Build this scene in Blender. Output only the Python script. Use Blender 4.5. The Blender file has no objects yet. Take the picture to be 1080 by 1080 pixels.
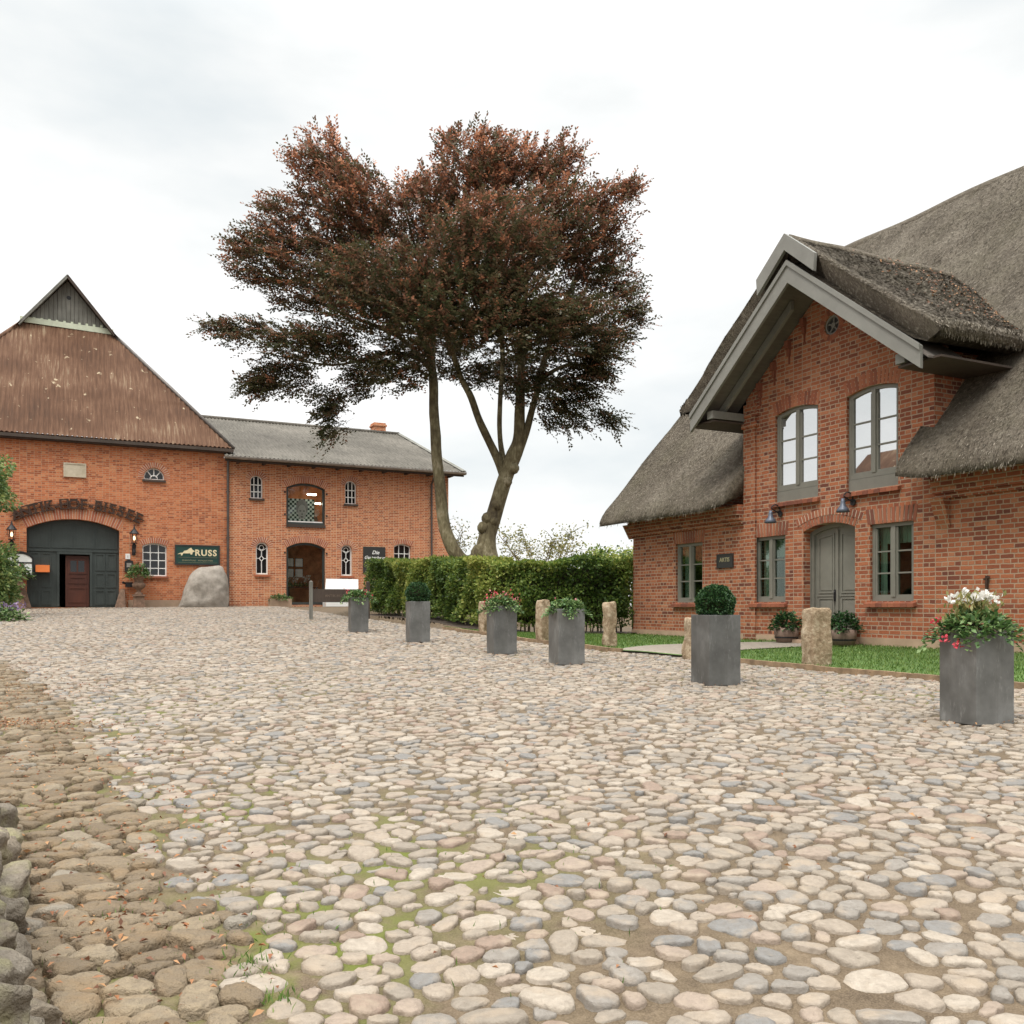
import bpy, bmesh, math, random
import numpy as np
from mathutils import Vector, Matrix, noise
from mathutils.geometry import tessellate_polygon

random.seed(7)
rng = np.random.default_rng(11)
R = math.radians
scene = bpy.context.scene
COL = scene.collection

# ------------------------------------------------------------------ camera
EYE = 1.25
FPX = 960.0
cam_d = bpy.data.cameras.new("camera")
cam_d.sensor_width = 36.0
cam_d.lens = 32.0
cam_d.shift_y = 100.0 / 1080.0
cam_d.clip_start = 0.05
cam_d.clip_end = 3000.0
cam = bpy.data.objects.new("camera", cam_d)
COL.objects.link(cam)
cam.location = (0, 0, EYE)
cam.rotation_euler = (R(90), 0, 0)
scene.camera = cam

# ------------------------------------------------------------------ sky, sun, exposure
SUN_EL, SUN_AZ = R(58), R(212)          # azimuth clockwise from +Y: behind the camera, to the left
world = bpy.data.worlds.new("World")
scene.world = world
world.use_nodes = True
wn = world.node_tree
wn.nodes.clear()
def wnode(t, **kw):
    n = wn.nodes.new(t)
    for k, v in kw.items():
        setattr(n, k, v)
    return n
wout = wnode("ShaderNodeOutputWorld")
sky = wnode("ShaderNodeTexSky", sky_type='NISHITA', sun_disc=False)
sky.sun_elevation = SUN_EL
sky.sun_rotation = SUN_AZ
bg_sky = wnode("ShaderNodeBackground"); bg_sky.inputs[1].default_value = 0.09
wn.links.new(sky.outputs[0], bg_sky.inputs[0])
tc = wnode("ShaderNodeTexCoord")
mp = wnode("ShaderNodeMapping"); mp.inputs['Scale'].default_value = (1.0, 1.0, 2.6)
mp.inputs['Location'].default_value = (0.35, 0.1, 0.2)
wn.links.new(tc.outputs['Generated'], mp.inputs[0])
ns = wnode("ShaderNodeTexNoise"); ns.inputs['Scale'].default_value = 2.3; ns.inputs['Detail'].default_value = 6
ns.inputs['Roughness'].default_value = 0.5
wn.links.new(mp.outputs[0], ns.inputs['Vector'])
cr = wnode("ShaderNodeValToRGB")
cr.color_ramp.elements[0].position = 0.34; cr.color_ramp.elements[0].color = (0.67, 0.715, 0.73, 1)
cr.color_ramp.elements[1].position = 0.63; cr.color_ramp.elements[1].color = (1.0, 0.99, 0.975, 1)
e = cr.color_ramp.elements.new(0.47); e.color = (0.815, 0.83, 0.822, 1)
wn.links.new(ns.outputs[0], cr.inputs[0])
sep = wnode("ShaderNodeSeparateXYZ"); wn.links.new(tc.outputs['Generated'], sep.inputs[0])
mr = wnode("ShaderNodeMapRange", interpolation_type='SMOOTHSTEP')
mr.inputs['From Min'].default_value = 0.5; mr.inputs['From Max'].default_value = 0.95
mr.inputs['To Min'].default_value = 0.92; mr.inputs['To Max'].default_value = 4.2
wn.links.new(sep.outputs[2], mr.inputs['Value'])
bg_cl = wnode("ShaderNodeBackground")
wn.links.new(cr.outputs[0], bg_cl.inputs[0]); wn.links.new(mr.outputs[0], bg_cl.inputs[1])
mx = wnode("ShaderNodeMixShader"); mx.inputs[0].default_value = 0.93
wn.links.new(bg_sky.outputs[0], mx.inputs[1]); wn.links.new(bg_cl.outputs[0], mx.inputs[2])
wn.links.new(mx.outputs[0], wout.inputs[0])

sun_d = bpy.data.lights.new("sun", 'SUN')
sun_d.energy = 1.4
sun_d.angle = R(16)
sun_d.color = (1.0, 0.95, 0.87)
sun = bpy.data.objects.new("sun", sun_d)
COL.objects.link(sun)
sd = Vector((math.sin(SUN_AZ) * math.cos(SUN_EL), math.cos(SUN_AZ) * math.cos(SUN_EL), math.sin(SUN_EL)))
sun.rotation_euler = sd.to_track_quat('Z', 'Y').to_euler()

vs = scene.view_settings
vs.view_transform = 'Standard'; vs.look = 'None'; vs.gamma = 1.0; vs.exposure = 0.42
vs.use_curve_mapping = False
scene.cycles.max_bounces = 6
scene.cycles.transparent_max_bounces = 8
scene.cycles.use_denoising = True

# ------------------------------------------------------------------ materials
class NT:
    def __init__(s, name):
        s.m = bpy.data.materials.new(name); s.m.use_nodes = True
        s.t = s.m.node_tree; s.t.nodes.clear()
        s.out = s.n("ShaderNodeOutputMaterial")
    def n(s, t, ins=None, **kw):
        nd = s.t.nodes.new(t)
        for k, v in kw.items(): setattr(nd, k, v)
        for k, v in (ins or {}).items():
            if hasattr(v, 'is_output') or isinstance(v, bpy.types.NodeSocket): s.t.links.new(v, nd.inputs[k])
            else: nd.inputs[k].default_value = v
        return nd
    def link(s, a, b): s.t.links.new(a, b)
    def ramp(s, fac, stops, interp='LINEAR'):
        nd = s.t.nodes.new("ShaderNodeValToRGB"); cr = nd.color_ramp; cr.interpolation = interp
        while len(cr.elements) > 1: cr.elements.remove(cr.elements[-1])
        cr.elements[0].position = stops[0][0]; cr.elements[0].color = (*stops[0][1], 1)
        for p, c in stops[1:]:
            e = cr.elements.new(p); e.color = (*c, 1)
        s.t.links.new(fac, nd.inputs[0]); return nd.outputs[0]
    def mix(s, fac, a, b, mode='MIX'):
        nd = s.t.nodes.new("ShaderNodeMix"); nd.data_type = 'RGBA'; nd.blend_type = mode
        for i, v in ((0, fac), (6, a), (7, b)):
            if isinstance(v, bpy.types.NodeSocket): s.t.links.new(v, nd.inputs[i])
            elif i == 0: nd.inputs[0].default_value = v
            else: nd.inputs[i].default_value = (*v, 1)
        return nd.outputs[2]
    def coord(s, kind='Object', scale=(1, 1, 1), rot=(0, 0, 0)):
        c = s.n("ShaderNodeTexCoord"); m = s.n("ShaderNodeMapping", {'Scale': scale, 'Rotation': rot})
        s.link(c.outputs[kind], m.inputs[0]); return m.outputs[0]
    def noise(s, vec, scale, detail=4, rough=0.55):
        return s.n("ShaderNodeTexNoise", {'Vector': vec, 'Scale': scale, 'Detail': detail, 'Roughness': rough}).outputs[0]
    def bump(s, h, strength=0.3, dist=0.01, normal=None):
        nd = s.n("ShaderNodeBump", {'Height': h, 'Strength': strength, 'Distance': dist})
        if normal: s.link(normal, nd.inputs['Normal'])
        return nd.outputs[0]
    def principled(s, col, rough=0.7, metal=0.0, normal=None, spec=0.4):
        p = s.n("ShaderNodeBsdfPrincipled", {'Roughness': rough, 'Metallic': metal, 'Specular IOR Level': spec})
        if isinstance(col, bpy.types.NodeSocket): s.link(col, p.inputs['Base Color'])
        else: p.inputs['Base Color'].default_value = (*col, 1)
        if normal: s.link(normal, p.inputs['Normal'])
        s.link(p.outputs[0], s.out.inputs[0]); return p

def simple(name, col, rough=0.6, metal=0.0, var=0.25, scale=6.0, bump=0.15, spec=0.4, dist=0.01):
    t = NT(name); v = t.coord('Object')
    n1 = t.noise(v, scale, 5, 0.6); n2 = t.noise(v, scale * 7, 3, 0.6)
    dark = tuple(c * (1 - var) for c in col); lite = tuple(min(1, c * (1 + var)) for c in col)
    c = t.ramp(n1, [(0.3, dark), (0.7, lite)])
    t.principled(c, rough, metal, t.bump(n2, bump, dist), spec); return t.m

def streaky(name, stops, scale=(1, 1, 1), nscale=5, rough=0.8, bump=0.3, dist=0.01):
    t = NT(name); v = t.coord('Object', scale)
    n = t.noise(v, nscale, 6, 0.65)
    n2 = t.noise(t.coord('Object'), 1.3, 3)
    nn = t.n("ShaderNodeMath", {0: n, 1: n2}, operation='ADD')
    nm = t.n("ShaderNodeMath", {0: nn.outputs[0], 1: 0.5}, operation='MULTIPLY')
    c = t.ramp(nm.outputs[0], stops)
    t.principled(c, rough, 0, t.bump(n, bump, dist)); return t.m

def brick(name, stops, mortar, wear, bw=0.25, rh=0.077, ms=0.012, grime=(0.1, 0.05, 0.035)):
    t = NT(name)
    c = t.n("ShaderNodeTexCoord")
    sp = t.n("ShaderNodeSeparateXYZ", {0: c.outputs['Object']})
    sn = t.n("ShaderNodeSeparateXYZ", {0: c.outputs['Normal']})
    ab = t.n("ShaderNodeMath", {0: sn.outputs[0]}, operation='ABSOLUTE')
    gt = t.n("ShaderNodeMath", {0: ab.outputs[0], 1: 0.6}, operation='GREATER_THAN')
    ux = t.n("ShaderNodeMix", {0: gt.outputs[0], 2: sp.outputs[0], 3: sp.outputs[1]}, data_type='FLOAT')
    cmb = t.n("ShaderNodeCombineXYZ", {0: ux.outputs[0], 1: sp.outputs[2]})
    wob = t.n("ShaderNodeTexNoise", {'Vector': c.outputs['Object'], 'Scale': 9.0, 'Detail': 2})
    wv = t.n("ShaderNodeVectorMath", {0: wob.outputs[1], 1: (0.5, 0.5, 0.5)}, operation='SUBTRACT')
    wv2 = t.n("ShaderNodeVectorMath", {0: wv.outputs[0]}, operation='SCALE'); wv2.inputs['Scale'].default_value = 0.02
    add = t.n("ShaderNodeVectorMath", {0: cmb.outputs[0], 1: wv2.outputs[0]}, operation='ADD')
    b = t.n("ShaderNodeTexBrick", {'Vector': add.outputs[0], 'Color1': (0, 0, 0, 1), 'Color2': (1, 1, 1, 1), 'Mortar': (0.5, 0.5, 0.5, 1),
            'Scale': 1.0, 'Mortar Size': ms, 'Mortar Smooth': 0.4, 'Bias': 0.0, 'Brick Width': bw, 'Row Height': rh},
            offset=0.5, offset_frequency=2, squash=0.52, squash_frequency=2)
    col = t.ramp(b.outputs[0], stops)
    big = t.noise(c.outputs['Object'], 0.55, 4, 0.6)
    fine = t.noise(c.outputs['Object'], 38, 4, 0.7)
    col = t.mix(t.n("ShaderNodeMapRange", {0: fine, 1: 0.35, 2: 0.75, 3: 0.0, 4: 0.45}).outputs[0], col, grime)
    col = t.mix(t.n("ShaderNodeMapRange", {0: big, 1: 0.45, 2: 0.72, 3: 0.0, 4: 0.5}).outputs[0], col, wear)
    mcol = t.mix(t.noise(c.outputs['Object'], 5, 3), mortar, tuple(x * 0.6 for x in mortar))
    col = t.mix(b.outputs[1], col, mcol)
    inv = t.n("ShaderNodeMath", {0: 1.0, 1: b.outputs[1]}, operation='SUBTRACT')
    h = t.n("ShaderNodeMath", {0: inv.outputs[0], 1: fine}, operation='ADD')
    t.principled(col, 0.88, 0, t.bump(h.outputs[0], 0.55, 0.012), 0.25); return t.m

def tinted(name, stops, rough=0.7, bscale=20, bump=0.25, dist=0.01, mottle=0.3, spec=0.3, interp='LINEAR', second=None):
    """colour of each stone, brick or leaf picked by its own random value"""
    t = NT(name)
    a = t.n("ShaderNodeAttribute", attribute_name='rnd')
    c = t.ramp(a.outputs['Fac'], stops, interp)
    v = t.coord('Object')
    n1 = t.noise(v, bscale, 4, 0.65); n0 = t.noise(v, bscale * 0.22, 3, 0.6)
    c = t.mix(t.n("ShaderNodeMapRange", {0: n1, 1: 0.3, 2: 0.75, 3: mottle, 4: 0.0}).outputs[0], c, (0.12, 0.095, 0.07))
    if second: c = t.mix(t.n("ShaderNodeMapRange", {0: n0, 1: 0.5, 2: 0.68, 3: 0.0, 4: 0.75}).outputs[0], c, second)
    t.principled(c, rough, 0, t.bump(n1, bump, dist), spec); return t.m

def leafmat(name, stops, trans=0.3, rough=0.5):
    t = NT(name)
    a = t.n("ShaderNodeAttribute", attribute_name='rnd')
    c = t.ramp(a.outputs['Fac'], stops)
    p = t.n("ShaderNodeBsdfPrincipled", {'Base Color': c, 'Roughness': rough, 'Specular IOR Level': 0.35})
    tr = t.n("ShaderNodeBsdfTranslucent", {'Color': c})
    m = t.n("ShaderNodeMixShader", {0: trans, 1: p.outputs[0], 2: tr.outputs[0]})
    t.link(m.outputs[0], t.out.inputs[0]); return t.m

def glassmat(name, refl=0.3, tint=(0.75, 0.8, 0.78), edge=1.0):
    t = NT(name)
    g = t.n("ShaderNodeBsdfGlossy", {'Color': (1, 1, 1, 1), 'Roughness': 0.01})
    tr = t.n("ShaderNodeBsdfTransparent", {'Color': (*tint, 1)})
    lw = t.n("ShaderNodeLayerWeight", {'Blend': 0.25})
    f = t.n("ShaderNodeMath", {0: lw.outputs[0], 1: edge, 2: refl}, operation='MULTIPLY_ADD', use_clamp=True)
    m = t.n("ShaderNodeMixShader", {0: f.outputs[0], 1: tr.outputs[0], 2: g.outputs[0]})
    t.link(m.outputs[0], t.out.inputs[0]); return t.m

M = {}
HB = [(0.0, (0.118, 0.038, 0.028)), (0.15, (0.214, 0.062, 0.033)), (0.42, (0.300, 0.087, 0.041)), (0.7, (0.396, 0.129, 0.057)), (1.0, (0.439, 0.185, 0.098))]
M['brick_house'] = brick('brick_house', HB, (0.43, 0.315, 0.22), (0.33, 0.105, 0.05), bw=0.235, ms=0.0105)
BB = [(0.0, (0.282, 0.073, 0.035)), (0.35, (0.493, 0.140, 0.055)), (0.7, (0.611, 0.193, 0.077)), (1.0, (0.647, 0.278, 0.130))]
M['brick_barn'] = brick('brick_barn', BB, (0.55, 0.34, 0.21), (0.50, 0.15, 0.055), ms=0.0105)
M['brick_wing'] = brick('brick_wing', BB, (0.70, 0.50, 0.33), (0.47, 0.14, 0.053), ms=0.012)
M['plinth'] = streaky('plinth_stone', [(0.3, (0.28, 0.2, 0.13)), (0.6, (0.42, 0.29, 0.2)), (0.8, (0.4, 0.24, 0.16))], nscale=4)
M['loose_brick'] = tinted('loose_brick', [(0, (0.16, 0.048, 0.03)), (0.4, (0.29, 0.085, 0.042)), (1, (0.38, 0.14, 0.07))], 0.85, 30)
M['mortar'] = simple('mortar', (0.5, 0.40, 0.31), 0.9)
M['arch_barn'] = tinted('arch_barn', [(0, (0.34, 0.09, 0.045)), (0.5, (0.46, 0.14, 0.065)), (1, (0.54, 0.21, 0.10))], 0.85, 30)
M['frame_grey'] = simple('frame_grey', (0.172, 0.165, 0.138), 0.45, var=0.08, bump=0.05)
M['board_grey'] = streaky('board_grey', [(0.3, (0.162, 0.157, 0.140)), (0.6, (0.212, 0.208, 0.185)), (0.8, (0.246, 0.238, 0.212))], (0.6, 6, 0.6), 6, 0.6, 0.15)
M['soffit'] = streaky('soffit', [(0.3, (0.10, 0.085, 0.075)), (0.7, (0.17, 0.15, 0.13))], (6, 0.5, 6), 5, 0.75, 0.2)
M['glass'] = glassmat('window_glass', 0.02, (0.7, 0.78, 0.72), 0.55)
M['glass_upper'] = glassmat('window_glass_coated', 0.62, (0.45, 0.5, 0.48))
M['glass_clear'] = glassmat('shop_glass', 0.02, (0.9, 0.92, 0.9))
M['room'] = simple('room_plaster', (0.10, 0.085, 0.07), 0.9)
M['room_brown'] = simple('room_brown', (0.50, 0.22, 0.10), 0.8, var=0.5, scale=3)
M['curtain'] = streaky('curtain', [(0.3, (0.35, 0.4, 0.37)), (0.7, (0.6, 0.65, 0.6))], (14, 14, 0.3), 4, 0.9, 0.3)
M['white'] = simple('white_paint', (0.78, 0.78, 0.75), 0.5, var=0.06, bump=0.05)
M['plaster_plaque'] = streaky('plaque_stone', [(0.3, (0.4, 0.34, 0.24)), (0.7, (0.62, 0.55, 0.42))], nscale=8)
M['gate'] = streaky('gate_paint', [(0.3, (0.028, 0.036, 0.033)), (0.6, (0.045, 0.056, 0.052)), (0.8, (0.06, 0.07, 0.062))], (6, 6, 0.5), 4, 0.5, 0.12)
M['wood_red'] = streaky('red_brown_wood', [(0.3, (0.045, 0.013, 0.008)), (0.7, (0.10, 0.028, 0.014))], (8, 8, 0.6), 4, 0.55, 0.15)
M['wood_grey'] = streaky('weathered_boards', [(0.3, (0.09, 0.085, 0.07)), (0.55, (0.19, 0.185, 0.16)), (0.75, (0.3, 0.28, 0.24))], (8, 8, 0.5), 3, 0.85, 0.4)
M['wood_dark'] = streaky('dark_wood', [(0.3, (0.035, 0.026, 0.02)), (0.7, (0.085, 0.06, 0.045))], (5, 5, 1), 5, 0.75, 0.3)
M['mint'] = streaky('mint_board', [(0.3, (0.42, 0.44, 0.33)), (0.6, (0.58, 0.62, 0.48)), (0.8, (0.66, 0.68, 0.55))], nscale=6)
M['iron'] = simple('black_iron', (0.022, 0.021, 0.022), 0.5, 0.3)
M['rust_iron'] = simple('rusted_iron', (0.05, 0.027, 0.018), 0.8, 0.2, 0.5, 12)
M['zinc_pipe'] = simple('zinc_pipe', (0.10, 0.085, 0.075), 0.5, 0.5)
M['gutter'] = simple('gutter_zinc', (0.3, 0.27, 0.24), 0.5, 0.4)
M['sign_green'] = simple('sign_green', (0.012, 0.05, 0.04), 0.5, var=0.1, bump=0.02)
M['sign_black'] = simple('sign_black', (0.03, 0.03, 0.028), 0.55, var=0.1, bump=0.02)
M['gold'] = simple('cream_lettering', (0.7, 0.6, 0.38), 0.6, var=0.1)
M['gold_dim'] = simple('dull_gold_lettering', (0.30, 0.27, 0.16), 0.6, var=0.1)
M['rail_letter'] = simple('faded_lettering', (0.15, 0.11, 0.08), 0.8)
M['orange'] = simple('orange_sign', (0.75, 0.2, 0.05), 0.5, var=0.05)
M['lamp_blue'] = simple('lamp_enamel', (0.10, 0.115, 0.15), 0.4, 0.2)
M['terracotta'] = simple('weathered_urn', (0.20, 0.125, 0.085), 0.9, var=0.4, scale=8)
M['pot_wood'] = streaky('pot_staves', [(0.3, (0.12, 0.08, 0.06)), (0.7, (0.26, 0.18, 0.14))], (8, 8, 0.8), 4, 0.85, 0.3)
M['soil'] = simple('soil', (0.05, 0.035, 0.024), 1.0, var=0.4, scale=20)
M['teal'] = simple('teal_sheet', (0.03, 0.25, 0.22), 0.5)
M['bark'] = streaky('bark', [(0.36, (0.058, 0.043, 0.025)), (0.47, (0.123, 0.099, 0.053)), (0.56, (0.203, 0.174, 0.098)), (0.68, (0.377, 0.326, 0.231))], (3, 3, 1.1), 4, 0.9, 1.0, 0.05)
M['twig'] = simple('twig', (0.06, 0.04, 0.025), 0.9)
M['shade_core'] = simple('foliage_shade_core', (0.035, 0.03, 0.016), 1.0)  # dark filler colour: shade between the leaves painted in
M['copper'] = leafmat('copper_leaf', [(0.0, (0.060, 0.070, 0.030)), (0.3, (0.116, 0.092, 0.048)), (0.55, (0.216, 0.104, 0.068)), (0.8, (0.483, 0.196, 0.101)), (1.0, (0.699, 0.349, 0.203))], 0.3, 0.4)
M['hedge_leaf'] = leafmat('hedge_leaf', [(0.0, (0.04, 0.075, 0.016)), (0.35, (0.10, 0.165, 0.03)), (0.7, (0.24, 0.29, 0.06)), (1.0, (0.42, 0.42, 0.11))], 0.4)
M['box_leaf'] = leafmat('box_leaf', [(0.0, (0.010, 0.035, 0.012)), (0.6, (0.026, 0.075, 0.022)), (1.0, (0.07, 0.14, 0.04))], 0.15)
M['plant_leaf'] = leafmat('plant_leaf', [(0.0, (0.03, 0.075, 0.022)), (0.5, (0.085, 0.16, 0.045)), (0.85, (0.17, 0.26, 0.085)), (1.0, (0.32, 0.38, 0.18))], 0.25)
M['pale_leaf'] = leafmat('pale_leaf', [(0.0, (0.10, 0.12, 0.035)), (0.6, (0.24, 0.23, 0.075)), (1.0, (0.42, 0.36, 0.15))], 0.4)
M['conifer'] = leafmat('shrub_leaf', [(0.0, (0.05, 0.10, 0.03)), (0.5, (0.13, 0.21, 0.06)), (1.0, (0.32, 0.36, 0.12))], 0.35)
M['petal_white'] = leafmat('petal_white', [(0, (0.75, 0.72, 0.66)), (1, (0.85, 0.84, 0.8))], 0.3)
M['petal_red'] = leafmat('petal_red', [(0, (0.45, 0.03, 0.05)), (1, (0.65, 0.09, 0.12))], 0.3)
M['petal_pink'] = leafmat('petal_pink', [(0, (0.45, 0.12, 0.14)), (1, (0.6, 0.3, 0.28))], 0.3)
M['petal_violet'] = leafmat('petal_violet', [(0, (0.16, 0.10, 0.22)), (1, (0.32, 0.24, 0.36))], 0.3)
M['dry_leaf'] = leafmat('dry_leaf', [(0, (0.10, 0.04, 0.02)), (0.5, (0.27, 0.10, 0.04)), (1, (0.42, 0.23, 0.10))], 0.2)
M['grass'] = leafmat('grass', [(0, (0.06, 0.125, 0.02)), (0.6, (0.115, 0.20, 0.038)), (1, (0.21, 0.27, 0.075))], 0.3)
M['lawn'] = simple('lawn_turf', (0.075, 0.13, 0.03), 0.95, var=0.35, scale=3)
M['path'] = simple('path_gravel', (0.222, 0.191, 0.154), 0.95, var=0.18, scale=9, bump=0.4)
M['kerb'] = simple('kerb_stone', (0.22, 0.15, 0.09), 0.95, var=0.4, scale=8, bump=0.4)
M['granite'] = streaky('granite_post', [(0.36, (0.12, 0.075, 0.04)), (0.47, (0.27, 0.195, 0.12)), (0.56, (0.40, 0.32, 0.22)), (0.68, (0.52, 0.44, 0.34))], nscale=14, bump=1.0, dist=0.03)
M['boulder'] = streaky('boulder', [(0.32, (0.154, 0.133, 0.105)), (0.5, (0.280, 0.248, 0.210)), (0.7, (0.392, 0.350, 0.301))], nscale=5, bump=0.6, dist=0.04)
M['cobble'] = tinted('cobble', [(0.0, (0.270, 0.226, 0.177)), (0.16, (0.308, 0.254, 0.199)), (0.32, (0.365, 0.311, 0.250)), (0.46, (0.242, 0.205, 0.163)),
      (0.58, (0.298, 0.232, 0.181)), (0.70, (0.231, 0.208, 0.181)), (0.85, (0.180, 0.174, 0.165)), (0.95, (0.242, 0.172, 0.129))], 0.6, 34, 0.7, 0.014, 0.5, 0.3, 'CONSTANT', (0.296, 0.234, 0.171))
M['rubble'] = tinted('rubble', [(0.0, (0.149, 0.108, 0.064)), (0.4, (0.205, 0.153, 0.095)), (0.8, (0.273, 0.215, 0.140)), (1.0, (0.247, 0.223, 0.184))], 0.85, 24, 1.0, 0.03, 0.6, 0.3, 'LINEAR', (0.205, 0.140, 0.078))
M['wallstone'] = tinted('wallstone', [(0.0, (0.13, 0.105, 0.075)), (0.5, (0.22, 0.19, 0.15)), (1.0, (0.27, 0.22, 0.16))], 0.9, 22, 1.0, 0.03, 0.7, 0.3, 'LINEAR', (0.26, 0.24, 0.12))
def sand_mat():
    t = NT('yard_sand'); v = t.coord('Object')
    a = t.noise(v, 9, 5, 0.7); b = t.noise(v, 0.8, 4, 0.6); g = t.noise(v, 90, 3, 0.7)
    c = t.ramp(a, [(0.3, (0.06, 0.042, 0.026)), (0.55, (0.115, 0.084, 0.053)), (0.75, (0.19, 0.143, 0.093))])
    c = t.mix(t.n("ShaderNodeMapRange", {0: t.noise(v, 160, 2, 0.6), 1: 0.40, 2: 0.66, 3: 0.0, 4: 0.35}).outputs[0], c, (0.26, 0.2, 0.14))
    at = t.n("ShaderNodeAttribute", attribute_name='moss')
    mm = t.n("ShaderNodeMath", {0: at.outputs['Fac'], 1: t.n("ShaderNodeMapRange", {0: t.noise(v, 3.2, 4, 0.6), 1: 0.40, 2: 0.58}).outputs[0]}, operation='MULTIPLY')
    moss = t.mix(g, (0.065, 0.08, 0.018), (0.15, 0.16, 0.036))
    c = t.mix(mm.outputs[0], c, moss)
    t.principled(c, 0.95, 0, t.bump(g, 0.6, 0.01), 0.2); return t.m
M['sand'] = sand_mat()
def thatch_mat(name, stops, litter=False):
    t = NT(name)
    a = t.n("ShaderNodeAttribute", attribute_name='rnd')
    c = t.ramp(a.outputs['Fac'], stops)
    v = t.coord('Object')
    big = t.noise(v, 0.8, 5, 0.65); mid = t.noise(v, 11, 5, 0.75)
    fib = t.noise(t.coord('Object', (70, 16, 16)), 1.0, 5, 0.75)
    c = t.mix(t.n("ShaderNodeMapRange", {0: big, 1: 0.45, 2: 0.75, 3: 0.0, 4: 0.5}).outputs[0], c, (0.15, 0.135, 0.085))
    c = t.mix(t.n("ShaderNodeMapRange", {0: fib, 1: 0.36, 2: 0.56, 3: 0.75, 4: 0.0}).outputs[0], c, (0.035, 0.028, 0.022))
    c = t.mix(t.n("ShaderNodeMapRange", {0: mid, 1: 0.52, 2: 0.72, 3: 0.0, 4: 0.55}).outputs[0], c, (0.36, 0.32, 0.25))
    h = t.n("ShaderNodeMath", {0: fib, 1: mid}, operation='ADD')
    t.principled(c, 0.95, 0, t.bump(h.outputs[0], 1.0, 0.05), 0.15); return t.m
M['thatch'] = thatch_mat('thatch', [(0, (0.06, 0.048, 0.036)), (0.4, (0.165, 0.138, 0.105)), (0.7, (0.30, 0.26, 0.205)), (1, (0.55, 0.48, 0.385))])
def corr_mat(name, stops, seamcol, lichen, sps=3.2):
    t = NT(name); v = t.coord('Object')
    st = t.noise(t.coord('Object', (9, 1.0, 0.35)), 1.6, 5, 0.65)
    big = t.noise(v, 0.35, 3); sp = t.noise(v, sps, 3, 0.5); gr = t.noise(v, 22, 4, 0.7)
    s = t.n("ShaderNodeMath", {0: st, 1: big}, operation='ADD'); s2 = t.n("ShaderNodeMath", {0: s.outputs[0], 1: 0.5}, operation='MULTIPLY')
    c = t.ramp(s2.outputs[0], stops)
    c = t.mix(t.n("ShaderNodeMapRange", {0: gr, 1: 0.45, 2: 0.8, 3: 0.0, 4: 0.5}).outputs[0], c, seamcol)
    c = t.mix(t.n("ShaderNodeMapRange", {0: sp, 1: 0.68, 2: 0.74}).outputs[0], c, lichen)
    t.principled(c, 0.85, 0, t.bump(gr, 0.3, 0.01), 0.25); return t.m
M['roof_brown'] = corr_mat('corrugated_brown', [(0.34, (0.052, 0.026, 0.014)), (0.48, (0.092, 0.044, 0.023)), (0.58, (0.136, 0.072, 0.041)), (0.70, (0.270, 0.201, 0.131))], (0.056, 0.030, 0.019), (0.398, 0.319, 0.212))
M['roof_grey'] = corr_mat('corrugated_grey', [(0.34, (0.058, 0.051, 0.041)), (0.5, (0.102, 0.092, 0.075)), (0.65, (0.163, 0.146, 0.122))], (0.041, 0.034, 0.027), (0.027, 0.024, 0.020), 7.5)
def zinc():
    t = NT('planter_zinc'); v = t.coord('Object')
    n = t.noise(v, 3.5, 5, 0.6); s = t.noise(t.coord('Object', (12, 12, 1)), 1.5, 4)
    oi = t.n("ShaderNodeObjectInfo"); 
    c = t.ramp(n, [(0.3, (0.095, 0.095, 0.09)), (0.5, (0.135, 0.135, 0.128)), (0.7, (0.19, 0.19, 0.182))])
    c = t.mix(t.n("ShaderNodeMapRange", {0: s, 1: 0.55, 2: 0.75, 3: 0, 4: 0.4}).outputs[0], c, (0.10, 0.095, 0.085))
    lim = t.noise(t.coord('Object', (5, 5, 1.2)), 2.2, 6, 0.75)
    c = t.mix(t.n("ShaderNodeMapRange", {0: lim, 1: 0.56, 2: 0.66, 3: 0, 4: 0.5}).outputs[0], c, (0.29, 0.29, 0.28))
    sc_ = t.n("ShaderNodeMapRange", {0: oi.outputs['Random'], 1: 0.0, 2: 1.0, 3: 0.85, 4: 1.25})
    cc = t.n("ShaderNodeCombineColor", {0: sc_.outputs[0], 1: sc_.outputs[0], 2: sc_.outputs[0]})
    c = t.mix(1.0, c, cc.outputs[0], 'MULTIPLY')
    rr = t.n("ShaderNodeMapRange", {0: n, 1: 0.3, 2: 0.7, 3: 0.42, 4: 0.62})
    p = t.principled(c, 0.5, 0.35, t.bump(n, 0.12, 0.01), 0.4); t.link(rr.outputs[0], p.inputs['Roughness']); return t.m
M['zinc'] = zinc()
def lamp_glow():
    t = NT('lamp_lit'); e = t.n("ShaderNodeEmission", {'Color': (1.0, 0.78, 0.45, 1), 'Strength': 2.0}); t.link(e.outputs[0], t.out.inputs[0]); return t.m
M['lamp_lit'] = lamp_glow()
def tube_glow():
    t = NT('tube_lit'); e = t.n("ShaderNodeEmission", {'Color': (1.0, 0.9, 0.75, 1), 'Strength': 25.0}); t.link(e.outputs[0], t.out.inputs[0]); return t.m
M['tube_lit'] = tube_glow()

# ------------------------------------------------------------------ object helpers
def tag(o, label=None, cat=None, group=None, kind=None):
    for k, v in (('label', label), ('category', cat), ('group', group), ('kind', kind)):
        if v: o[k] = v
    return o

def empty(name, loc, rz=0.0, label=None, cat=None, group=None):
    o = bpy.data.objects.new(name, None); COL.objects.link(o)
    o.location = loc; o.rotation_euler = (0, 0, rz); o.empty_display_size = 0.2
    return tag(o, label, cat, group)

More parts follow.
